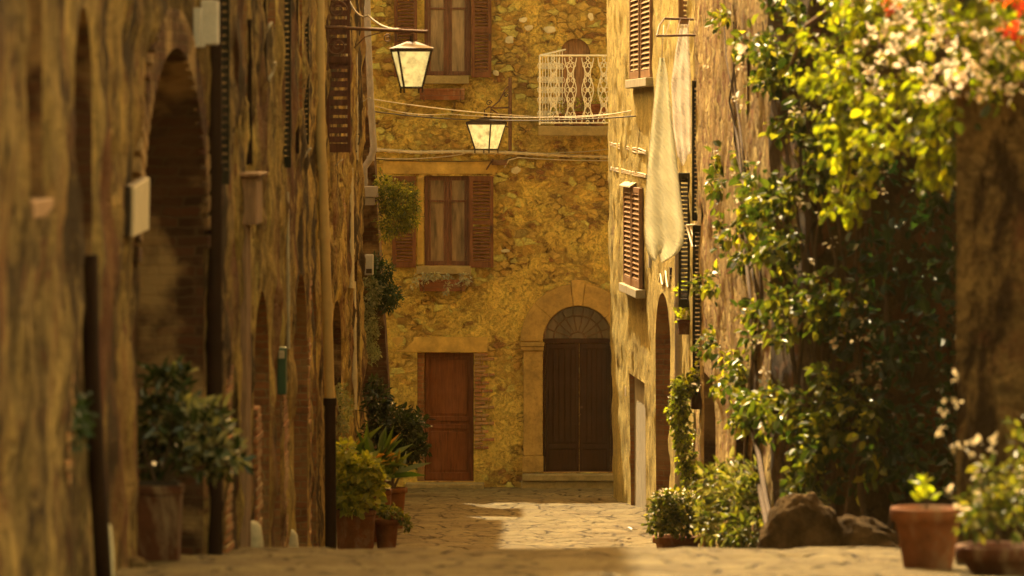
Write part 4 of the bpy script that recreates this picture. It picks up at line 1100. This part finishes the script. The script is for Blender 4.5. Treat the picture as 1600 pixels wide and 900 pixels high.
cloth('long beige quilted cloth hanging narrow at the top', 58.6, [(90, 1031, 1038), (120, 1026, 1043), (200, 1018, 1051), (280, 1011, 1060), (330, 1008, 1066), (355, 1008, 1069), (375, 1009, 1067), (387, 1012, 1060), (394, 1016, 1048), (399, 1022, 1036)], M['cloth_b'], 1.4)
cloth('shorter pinkish white cloth hanging behind the beige one', 59.3, [(38, 1064, 1075), (80, 1056, 1077), (130, 1049, 1079), (200, 1052, 1080), (250, 1059, 1080)], M['cloth_w'], 2.5)
mb = MB(); bx(mb, 1014, 1026, 398, 419, 69.9, .3); tag(obj('socket_box', mb, M['box_grey'], None, .006), 'small grey box on the right wall below the beige cloth', 'box')
mb = MB(); bx(mb, 1047, 1055, 418, 436, 64.2, .3); tag(obj('wall_light', mb, M['pipe_d'], None, .006), 'small dark fitting on the right wall right of the grey box', 'fitting')
cable('wavy pale wire linking the grey box to the dark fitting', [P(1024, 420, 69.5), P(1032, 428, 67.6), P(1040, 424, 66.0), P(1048, 430, 64.2)], .012, M['cable_p'], .1)

# ================================================================ PLANTS
# shrub growing out of the brick corner
c = P(620, 322, 77); t = thing('wall_shrub', 'bushy green shrub growing out of the brick corner beside the window', 'shrub', P(592, 330, 77.3))
p, q_ = blobs([(P(606, 305, 77), (.2,.25,.28), 700), (P(628, 318, 76.9), (.28,.3,.3), 1500), (P(618, 346, 77), (.3,.25,.24), 1100), (P(641, 340, 76.9), (.16,.2,.22), 420), (P(597, 290, 77.1), (.13,.15,.2), 300), (P(640, 300, 77), (.13,.15,.14), 220), (P(603, 366, 77.1), (.12,.15,.12), 160)], shell=.3, down=-.05, rnd=.9)
leaves('foliage', p, q_, .055, [M['lf_mid'], M['lf_yel']], t, .35, mi=(rng.random(len(p)) < .25).astype(int))
stems('stem', P(592, 335, 77.2), [P(620, 310, 77), P(635, 335, 77), P(610, 350, 77), P(640, 300, 77)], t, M['bark'], .02)
t = thing('wall_shrub', 'dark spiky shrub hanging from the brick corner below the window', 'shrub', P(592, 450, 77.3))
p, q_ = blobs([(P(600, 425, 77), (.16,.2,.18), 400), (P(594, 455, 77), (.2,.2,.25), 700), (P(613, 462, 76.9), (.15,.2,.16), 420), (P(588, 410, 77), (.12,.2,.15), 200), (P(606, 478, 77), (.12,.15,.1), 160)], shell=.3, rnd=1.0)
leaves('foliage', p, q_, .07, M['lf_dark'], t, .28)
t = thing('creeper', 'grey green creeper hanging down the brick corner under the meter box', 'creeper', P(580, 470, 76.8))
p, q_ = blobs([(P(580+random.uniform(-8, 8), 440+k*9, 76.8), .13, 130) for k in range(14)], shell=.2, rnd=1.0)
leaves('foliage', p, q_, .045, M['lf_grey'], t, .5)
# ---- left group of pots (about 57-66 m away)
def square_pot(root, px0, px1, pytop, d, mat, dep=.4, taper=.85):
    a, b = P(px0, pytop, d), P(px1, pytop, d); z0 = G(d)-.01; w = (b.x-a.x); cxx = (a.x+b.x)/2
    mb = MB()
    def rect(wx, wy, z): return [(cxx-wx/2, d-wy/2, z), (cxx+wx/2, d-wy/2, z), (cxx+wx/2, d+wy/2, z), (cxx-wx/2, d+wy/2, z)]
    mb.hexa(rect(w*taper, dep*taper, z0)+rect(w*.95, dep*.95, a.z-.06)); mb.hexa(rect(w, dep, a.z-.059)+rect(w, dep, a.z))
    obj('pot', mb, mat, root, .012)
    s = MB(); s.hexa(rect(w*.88, dep*.88, a.z-.01)+rect(w*.86, dep*.86, a.z+.015)); obj('soil', s, M['soil'], root)
def P0(px, d): v = P(px, 0, d); return Vector((v.x, d, G(d)))
t = thing('potted_plant', 'yellow green leafy plant in a wide terracotta tub by the ochre downpipe', 'potted plant', P0(555, 57.4), 'pot plants along the left wall')
square_pot(t, 524, 588, 795, 57.4, M['terra'], .45)
p, q_ = blobs([(P(540, 705, 57.4), (.13,.2,.14), 130), (P(545, 745, 57.4), (.18,.22,.24), 420), (P(568, 735, 57.3), (.2,.22,.2), 380), (P(575, 768, 57.3), (.16,.22,.2), 340), (P(548, 785, 57.2), (.18,.2,.15), 300), (P(590, 752, 57.3), (.1,.15,.14), 120), (P(530, 770, 57.4), (.1,.15,.2), 120)], shell=.35, down=-.1)
leaves('foliage', p, q_, .075, M['lf_yel'], t, .75)
stems('stem', P(556, 800, 57.4), [P(540, 730, 57.4), P(568, 740, 57.4), P(580, 765, 57.4)], t, M['bark'], .012)
t = thing('potted_plant', 'strap leaved plant with orange tipped leaves behind the yellow green one', 'potted plant', P0(590, 60), 'pot plants along the left wall')
square_pot(t, 572, 612, 765, 60, M['terra'], .35)
pts, dr = [], []
for (px, py, n) in ((545, 712, 26), (566, 715, 22), (592, 718, 46), (610, 735, 30)):
    for _ in range(n):
        a = random.uniform(0, 6.28); e = random.uniform(.25, 1.25)
        pts.append(P(px, py+12, 60)+Vector((random.uniform(-.06, .06), random.uniform(-.06, .06), 0))); dr.append((math.cos(a)*math.cos(e), math.sin(a)*math.cos(e), math.sin(e)))
leaves('foliage', pts, dr, .40, M['lf_strap'], t, .17, droop=.35)
stems('stem', P(590, 770, 60), [P(592, 732, 60), P(566, 728, 60), P(547, 725, 60), P(610, 745, 60)], t, M['bark'], .02)
t = thing('potted_plant', 'dark glossy shrub in a tall terracotta pot left of the brown door', 'potted plant', P0(612, 64.5), 'pot plants along the left wall')
c = P0(612, 64.5); round_pot(t, c, .2, P(0, 762, 64.5).z-c.z, M['terra'])
p, q_ = blobs([(P(588, 625, 65), (.16,.2,.25), 420), (P(600, 665, 65), (.26,.28,.28), 1000), (P(630, 672, 64.8), (.24,.25,.28), 900), (P(645, 700, 64.8), (.2,.22,.2), 520), (P(655, 660, 65), (.1,.15,.12), 140), (P(620, 710, 64.7), (.25,.25,.2), 600), (P(584, 600, 65), (.09,.1,.1), 90)], shell=.3, down=0)
leaves('foliage', p, q_, .075, M['lf_gloss'], t, .42)
stems('stem', P(612, 770, 64.5), [P(595, 650, 65), P(630, 670, 65), P(645, 700, 65), P(612, 690, 65)], t, M['bark'], .02)
t = thing('potted_plant', 'small creeping plant in the smallest terracotta pot of the left group', 'potted plant', P0(604, 57.6), 'pot plants along the left wall')
c = P0(604, 57.6); round_pot(t, c, .15, P(0, 811, 57.6).z-c.z, M['terra'])
p, q_ = blobs([(P(607, 800, 57.6), (.15,.15,.06), 220), (P(630, 810, 57.5), (.08,.1,.06), 90), (P(636, 822, 57.5), (.05,.06,.06), 50), (P(596, 796, 57.6), (.08,.1,.06), 80)], shell=.2)
leaves('foliage', p, q_, .045, M['lf_mid'], t, .7)
t = thing('creeper', 'dusty grey creeper behind the ochre downpipe', 'creeper', P(536, 640, 62.5))
p, q_ = blobs([(P(532, 615, 62.8), (.08,.3,.14), 220), (P(540, 640, 63), (.09,.3,.16), 260), (P(534, 665, 62.8), (.08,.3,.12), 180)], shell=.3, rnd=1)
leaves('foliage', p, q_, .05, M['lf_grey'], t, .4)
# ---- near-left potted shrub with its shine put into paler leaves
t = thing('potted_plant', 'dark shrub with its light and gloss painted as pale leaves in a big square pot before the archway', 'potted plant', P0(250, 33.2), 'pot plants along the left wall')
square_pot(t, 205, 286, 757, 32.6, M['terra_d'], .34)
p, q_ = blobs([(P(262, 600, 32.8), (.16,.2,.13), 130), (P(245, 660, 33), (.2,.25,.2), 240), (P(290, 650, 32.7), (.22,.22,.16), 220), (P(320, 665, 32.6), (.18,.2,.12), 150), (P(250, 720, 33), (.2,.25,.18), 220), (P(340, 690, 32.5), (.16,.2,.1), 80), (P(365, 715, 32.4), (.1,.15,.1), 60), (P(330, 725, 32.5), (.18,.18,.08), 90), (P(300, 700, 32.7), (.2,.2,.15), 110), (P(275, 585, 32.8), (.1,.12,.06), 40)], shell=.25, down=.05)
leaves('foliage', p, q_, .085, [M['lf_gloss'], M['lf_grey']], t, .45, mi=((rng.random(len(p)) < .12) | ((p[:, 0] > P(295, 0, 32.6).x) & (rng.random(len(p)) < .4))).astype(int))  # more pale leaves on the right in place of light and gloss
stems('stem', P(246, 765, 32.7), [P(262, 610, 32.8), P(320, 665, 32.6), P(360, 712, 32.4), P(240, 660, 33), P(330, 725, 32.5)], t, M['bark'], .014)
t = thing('wall_plant', 'small dark trailing plant on the near left wall by the dark pipe', 'plant', P(120, 680, 25.5))
p, q_ = blobs([(P(122, 640, 25.7), (.06,.25,.1), 60), (P(118, 675, 25.6), (.07,.3,.1), 90), (P(128, 655, 25.8), (.06,.2,.1), 60)], shell=.2)
leaves('foliage', p, q_, .05, M['lf_dark'], t)
# ---- right side
t = thing('potted_plant', 'low round plant with pale flower tips in a terracotta bowl on the right', 'potted plant', P0(1058, 56), 'pot plants along the right wall')
c = P0(1058, 56.2); round_pot(t, c, .27, P(0, 838, 56.2).z-c.z, M['terra'], .04, .8)
p, q_ = blobs([(P(1040, 800, 56), (.2,.25,.2), 520), (P(1068, 795, 56), (.2,.25,.2), 520), (P(1050, 780, 56), (.2,.2,.1), 260), (P(1025, 820, 56), (.1,.15,.1), 120), (P(1090, 810, 56), (.12,.15,.15), 200), (P(1060, 822, 55.9), (.24,.2,.1), 320)], shell=.35)
leaves('foliage', p, q_, .06, M['lf_mid'], t, .6)
p, q_ = blobs([(P(1045, 772, 56), (.16,.2,.05), 60), (P(1070, 775, 56), (.14,.2,.05), 40)], shell=.3, down=.4); leaves('flowers', p, q_, .04, M['fl_white'], t, .7)['kind'] = 'stuff'
t = thing('hanging_plant', 'column of green trailing plant hanging down the right wall from its planter', 'plant', P(1080, 600, 57.5))
mb = MB(); bx(mb, 1080, 1112, 604, 640, 57.4, .3); obj('planter', mb, M['terra_d'], t, .01)
p, q_ = blobs([(P(1068, 605, 57.4), (.14,.2,.12), 420), (P(1095, 590, 57.3), (.16,.2,.12), 300), (P(1060, 640, 57.4), (.12,.2,.2), 520), (P(1066, 680, 57.5), (.11,.2,.2), 460), (P(1072, 720, 57.5), (.1,.18,.2), 380), (P(1080, 750, 57.5), (.1,.15,.14), 240), (P(1110, 565, 57), (.14,.2,.12), 200), (P(1120, 600, 57), (.12,.2,.12), 140)], shell=.3, down=-.35)
leaves('foliage', p, q_, .055, [M['lf_mid'], M['lf_lime']], t, .6, mi=(rng.random(len(p)) < .3).astype(int))
for px, py, d, lab in ((1070, 503, 60.2, 'lower small wall planter with green sprigs on the right house'), (1072, 462, 60.4, 'upper small wall planter with green sprigs on the right house')):
    t = thing('wall_planter', lab, 'planter', P(px, py, d), 'small planters on the right wall')
    mb = MB(); bx(mb, px-10, px+14, py, py+20, d, .2); bx(mb, px-12, px+16, py-3, py-.2, d-.02, .24); obj('box', mb, M['terra_d'], t, .008)
    p, q_ = blob(P(px+1, py-10, d+.1), (.12,.12,.09), 150, shell=.2, down=.3); leaves('foliage', p, q_, .055, M['lf_lime'], t, .5)
# bush at the foot of the vine
t = thing('bush', 'loose green bush at the wall foot between the terracotta bowl and boulder', 'bush', P0(1155, 48))
p, q_ = blobs([(P(1120, 760, 47.5), (.2,.3,.22), 330), (P(1150, 790, 47), (.25,.3,.3), 480), (P(1185, 770, 47), (.2,.3,.25), 320), (P(1120, 820, 47), (.2,.25,.2), 260), (P(1170, 830, 46.5), (.28,.3,.2), 380), (P(1150, 735, 47.5), (.15,.2,.12), 120)], shell=.25, down=-.05)
leaves('foliage', p, q_, .085, [M['lf_mid'], M['lf_grey']], t, .4, mi=(rng.random(len(p)) < .25).astype(int))
stems('stem', P0(1155, 48), [P(1120, 760, 47.5), P(1180, 770, 47), P(1150, 740, 47.5), P(1140, 800, 47)], t, M['bark'], .014)
# boulder
def boulder(label, c, rad, seed):
    mb = MB(); N1, N2 = 90, 60; V = []
    for j in range(N2+1):
        ph = math.pi*j/N2-math.pi/2
        for i in range(N1):
            th = 2*math.pi*i/N1; d = Vector((math.cos(th)*math.cos(ph), math.sin(th)*math.cos(ph), math.sin(ph)))
            k = 1+.13*noise.fractal(d*.8+Vector((seed, 0, 0)), .9, 2, 4)
            k += .05*noise.fractal(d*4+Vector((seed*2, 1, 0)), .9, 2, 4)
            k -= .10*abs(noise.noise(d*3+Vector((0, seed, 0))))
            V.append((c[0]+d.x*rad[0]*k, c[1]+d.y*rad[1]*k, c[2]+d.z*rad[2]*k))
    mb.add(V, [(j*N1+i, j*N1+(i+1) % N1, (j+1)*N1+(i+1) % N1, (j+1)*N1+i) for j in range(N2) for i in range(N1)], True)
    tag(obj('boulder', mb, M['rock'], None, loc=c), label, 'boulder', 'boulders at the foot of the vine')
boulder('tall rounded boulder with a sunlit edge at the foot of the vine', (P(1256, 0, 40).x, 40.2, G(40)-.02), (.33, .3, .54), 12.2)
boulder('wide low boulder in shade beside the tall rounded one', (P(1330, 0, 40).x, 40.4, G(40)-.04), (.50, .35, .38), 7.1)
# ---- the climbing vine
t = thing('climbing_vine', 'dense climbing vine covering the right wall from the ground to the top', 'vine', P0(1290, 43.2))
A_, B_ = [], []
def dpx(px): return float(np.interp(px, [1110, 1160, 1205, 1270, 1350, 1500], [54.6, 49.5, 45.2, 43.7, 42.8, 41.4]))
random.seed(21)
zones = [  # px0, px1, py0, py1, clumps, leaves, radius
 (1115, 1215, 10, 400, 46, 24, .14), (1190, 1330, 0, 330, 60, 26, .18), (1150, 1260, 250, 480, 32, 28, .18), (1090, 1180, 400, 600, 26, 24, .15),
 (1160, 1330, 430, 720, 76, 30, .18), (1240, 1380, 600, 760, 34, 30, .18), (1210, 1300, 650, 800, 26, 30, .16), (1130, 1200, 560, 720, 22, 26, .15)]
for (x0, x1, y0, y1, nc, nl, r_) in zones:
    L = []
    for _ in range(nc):
        px, py = random.uniform(x0, x1), random.uniform(y0, y1)
        if noise.noise(Vector((px*.012, py*.012, 5))) < -.12: continue
        d = dpx(px)-random.uniform(.1, .7); L.append((P(px, py, d), r_*random.uniform(.5, 1.2), int(nl*random.uniform(.5, 1.5))))
    if L: p, q_ = blobs(L, shell=.2, down=-.35, rnd=.9); A_.append(p); B_.append(q_)
p = np.concatenate(A_); q_ = np.concatenate(B_)
mi = (rng.random(len(p)) < .14).astype(int)
leaves('foliage', p, q_, .085, [M['lf_vine'], M['lf_yel']], t, .7, mi=mi)
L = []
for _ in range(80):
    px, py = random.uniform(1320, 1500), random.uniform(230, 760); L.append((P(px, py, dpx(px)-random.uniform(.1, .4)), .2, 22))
p, q_ = blobs(L, shell=.2, down=-.35, rnd=.9); leaves('shade_painted_foliage', p, q_, .085, M['lf_dark'], t, .7)  # shade of this zone put into a darker leaf colour
L = [(P(px, py, dpx(px)-random.uniform(.4, .9)), .05, 7) for px, py in [(random.gauss(1260, 70), random.uniform(60, 620)) for _ in range(46)]]
p, q_ = blobs(L, shell=.1, down=.1); leaves('flowers', p, q_, .045, M['fl_dim'], t, .8)['kind'] = 'stuff'  # cream flowers that also stand in for blurred highlights on the leaves
mb = MB()
for k in range(16):
    x0 = random.uniform(1190, 1400); x = x0; pts = []
    for j in range(14):
        py = 840-j*62; x += random.uniform(-16, 14); pts.append(P(x, py, dpx(x)-.12-.1*random.random()))
    mb.tube(pts, [.028*(1-j/18) for j in range(14)], 6)
obj('stem', mb, M['bark'], t)
# ---- sunlit overhanging branches (closer), with flowers
t = thing('flowering_climber', 'sunlit flowering climber spilling over the top of the stone pillar', 'climber', (P(1560, 0, 32.2).x, 32.3, G(32.2)))
L = []
random.seed(5)
def tl(px): return np.interp(px, [1250, 1300, 1400, 1490, 1700], [37, 36, 34, 32, 31])
for _ in range(250):
    px = random.uniform(1300, 1700); lo = np.interp(px, [1300, 1400, 1500, 1560, 1700], [200, 240, 205, 150, 130]); py = random.uniform(-150, lo)
    L.append((P(px, py, tl(px)+random.uniform(-.6, .6)), random.uniform(.08, .17), random.randint(14, 30)))
for (xa, ya, xb, yb, n) in ((1500, 120, 1430, 300, 14), (1400, 150, 1290, 250, 12), (1330, 200, 1300, 340, 10), (1450, 200, 1470, 290, 8), (1360, 240, 1325, 350, 8), (1260, 60, 1330, 180, 8), (1500, 230, 1480, 280, 5), (1250, 130, 1330, 120, 8)):
    for k in range(n):
        t_ = k/n; px = xa+(xb-xa)*t_; py = ya+(yb-ya)*t_; L.append((P(px+random.uniform(-8, 8), py+random.uniform(-8, 8), tl(px)+.2), .07, 15))
p, q_ = blobs(L, shell=.2, down=-.45, rnd=.8)
leaves('foliage', p, q_, .07, [M['lf_lime'], M['lf_mid']], t, .65, mi=(rng.random(len(p)) < .3).astype(int))
L = [(P(px, py, tl(px)-random.uniform(.3, .7)), .045, 12) for px, py in [(random.gauss(1410, 75), random.uniform(-20, 160)) for _ in range(60)]+[(random.uniform(1500, 1640), random.uniform(40, 150)) for _ in range(20)]]
p, q_ = blobs(L, shell=.1, down=.1); leaves('white_flowers', p, q_, .04, M['fl_white'], t, .8)['kind'] = 'stuff'
L = [(P(px, py, 30.6-random.uniform(0, .3)), .05, 16) for px, py in [(random.uniform(1535, 1660), random.uniform(-50, 48)) for _ in range(15)]+[(1392, 12), (1590, 62)]]
p, q_ = blobs(L, shell=.1, down=.1); leaves('red_flowers', p, q_, .042, M['fl_red'], t, .8)['kind'] = 'stuff'
mb = MB()
b0 = Vector((P(1640, 0, 32.3).x, 32.35, G(32.3)))
mb.tube([b0, b0+Vector((-.05,.02,1.2)), P(1600, 160, 32.4), P(1520, 60, 32.4), P(1400, 60, 34), P(1290, 120, 36.3)], [.05, .045, .04, .03, .02, .012], 8)
for (xa, ya, xb, yb) in ((1520, 60, 1430, 290), (1430, 60, 1300, 250), (1380, 70, 1310, 340), (1600, 160, 1660, -60), (1450, 60, 1470, 280), (1500, 60, 1440, -80)):
    a, b = P(xa, ya, tl(xa)+.3), P(xb, yb, tl(xb)+.2); mb.tube([a, a.lerp(b, .5)+Vector((0,0,.08)), b], [.018, .012, .005], 6)
obj('stem', mb, M['bark'], t)
# iron hoop that carries the climber between pillar and wall
mb = MB(); mb.tube([P(1500, 150, 31.9), P(1480, 60, 32.6), P(1420, 0, 34), P(1330, -10, 36), P(1260, 40, 40), P(1230, 120, 44.9)], .018, 8)
tag(obj('trellis_wire', mb, M['rust'], None, loc=P(1500, 150, 31.9)), 'iron support rod carrying the climber from pillar to wall', 'trellis')
# ---- near terracotta pots
t = thing('potted_plant', 'terracotta pot with a single young sprig standing free on the paving', 'potted plant', P0(1450, 29.8), 'near terracotta pots on the right')
c = P0(1450, 29.8); round_pot(t, c, .218, Zp(793, 29.8)-c.z, M['terra'], .045, .64, 40)
p, q_ = blobs([(P(1443, 770, 29.8), (.05,.05,.05), 12), (P(1452, 778, 29.8), (.05,.05,.04), 10), (P(1440, 755, 29.8), (.03,.03,.03), 6)], shell=.3, down=.4); leaves('foliage', p, q_, .06, M['lf_lime'], t, .5)
stems('stem', P(1447, 798, 29.8), [P(1442, 752, 29.8), P(1456, 775, 29.8)], t, M['bark'], .005, .01)
t = thing('potted_plant', 'bushy flowering plant in a pot at the right foot of the pillar', 'potted plant', P0(1565, 28.9), 'near terracotta pots on the right')
c = P0(1570, 28.9); round_pot(t, c, .28, Zp(852, 28.9)-c.z, M['terra_d'], .045, .7, 40)
p, q_ = blobs([(P(1560, 800, 28.9), (.2,.2,.12), 170), (P(1590, 770, 28.8), (.16,.2,.15), 150), (P(1530, 790, 28.8), (.12,.15,.1), 80), (P(1545, 740, 28.9), (.12,.12,.12), 45), (P(1600, 700, 28.8), (.12,.12,.2), 60), (P(1515, 820, 28.8), (.08,.1,.07), 40)], shell=.2, down=0)
leaves('foliage', p, q_, .06, M['lf_mid'], t, .5)
L = [(P(px, py, 28.7), .03, 6) for px, py in ((1497, 590), (1497, 628), (1470, 672), (1525, 695), (1495, 698), (1552, 690), (1530, 742), (1526, 775), (1594, 742), (1592, 770), (1485, 772), (1500, 795), (1545, 700), (1510, 702), (1475, 640))]
p, q_ = blobs(L, shell=.1, down=.3); leaves('flowers', p, q_, .03, M['fl_dim'], t, .8)['kind'] = 'stuff'
stems('stem', P(1560, 850, 28.9), [P(x, y, 28.72) for x, y in ((1497, 590), (1470, 672), (1525, 695), (1552, 690), (1594, 742), (1545, 740), (1600, 690), (1530, 742))], t, M['bark'], .005, .02)
# ---- fallen leaves
t0 = None
for k, (px, d, s_, lab) in enumerate(((986, 63.5, .14, 'dark curled leaf lying on the sunlit paving near the right bowl'), (660, 60, .05, None), (672, 61, .05, None), (655, 62.5, .05, None), (690, 59.5, .04, None), (980, 60, .05, None), (640, 60.5, .05, None), (704, 64, .04, None), (850, 60, .05, None))):
    pt = Vector((P(px, 0, d).x, d, G(d)+.02)); o = leaves('fallen_leaf', [pt, pt+Vector((.01,0,0))], [(1,.2,.15), (-.4,.5,.3)], s_, M['dead'], None, .45, loc=pt)
    tag(o, lab or 'tiny dry brown leaf lying on the paving in the lit middle of the lane', 'leaf', 'dry leaves on the paving')
mb = MB(); x = P(207, 0, 34).x; g_ = G(30.5); c = P0(207, 30.5)
boul = MB(); boul.lathe((c.x, c.y, c.z-.01), [(.09, 0), (.095, .03), (.06, .06), (.001, .065)], 14); tag(obj('stone_block', boul, M['rock'], None, loc=c), 'small dark flat stone on the paving before the square pot', 'stone')

# ================================================================ LIGHT, AIR, CAMERA
AZ, EL = R(15), R(46)        # sun stands behind the end house, a little to the left
sd = Vector((-math.sin(AZ)*math.cos(EL), math.cos(AZ)*math.cos(EL), math.sin(EL)))
sun = bpy.data.lights.new('sun', 'SUN'); sun.energy = 2.9; sun.angle = R(.6); sun.color = (1, .81, .47)
so = bpy.data.objects.new('sun', sun); COL.objects.link(so); so.rotation_euler = (-sd).to_track_quat('-Z', 'Y').to_euler()
w = bpy.data.worlds.new('World'); sc.world = w; w.use_nodes = True; nt = w.node_tree; nt.nodes.clear()
sky = nt.nodes.new('ShaderNodeTexSky'); sky.sky_type = 'NISHITA'; sky.sun_disc = False; sky.sun_elevation = EL
sky.sun_rotation = -AZ; sky.dust_density = 4
mx = nt.nodes.new('ShaderNodeMix'); mx.data_type = 'RGBA'; mx.blend_type = 'MULTIPLY'; mx.inputs[0].default_value = 1
mx.inputs[7].default_value = (1.48, .90, .29, 1)
bg = nt.nodes.new('ShaderNodeBackground'); bg.inputs[1].default_value = .15
ow = nt.nodes.new('ShaderNodeOutputWorld')
nt.links.new(sky.outputs[0], mx.inputs[6]); nt.links.new(mx.outputs[2], bg.inputs[0]); nt.links.new(bg.outputs[0], ow.inputs[0])

HAZE = 0.00009  # even haze added to lend the lane a warm glow
if HAZE:
    hm = bpy.data.materials.new('haze_air'); hm.use_nodes = True; t_ = hm.node_tree; t_.nodes.clear()
    oo = t_.nodes.new('ShaderNodeOutputMaterial'); pv = t_.nodes.new('ShaderNodeVolumePrincipled')
    pv.inputs['Color'].default_value = (1, .80, .48, 1); pv.inputs['Density'].default_value = HAZE; pv.inputs['Anisotropy'].default_value = .55
    t_.links.new(pv.outputs[0], oo.inputs['Volume'])
    mb = MB(); mb.box(-820, 820, -620, 920, -11, 9); h = obj('haze', mb, hm, None, loc=(0, 0, 0)); h['kind'] = 'stuff'; h['label'] = 'thin warm haze added for the glow in the air'

cam = bpy.data.cameras.new('Camera'); co = bpy.data.objects.new('Camera', cam); COL.objects.link(co); sc.camera = co
co.location = (0, 0, 0); co.rotation_euler = (R(90), 0, 0)
cam.sensor_width = 36; cam.lens = 36*FP/1600; cam.shift_y = -(450-HZ)/1600; cam.clip_end = 3000; cam.clip_start = .1
cam.dof.use_dof = True; cam.dof.focus_distance = 80; cam.dof.aperture_fstop = 3.6; cam.dof.aperture_blades = 9
sc.render.engine = 'CYCLES'
sc.view_settings.view_transform = 'Standard'; sc.view_settings.look = 'None'; sc.view_settings.gamma = 1; sc.view_settings.exposure = 2.14
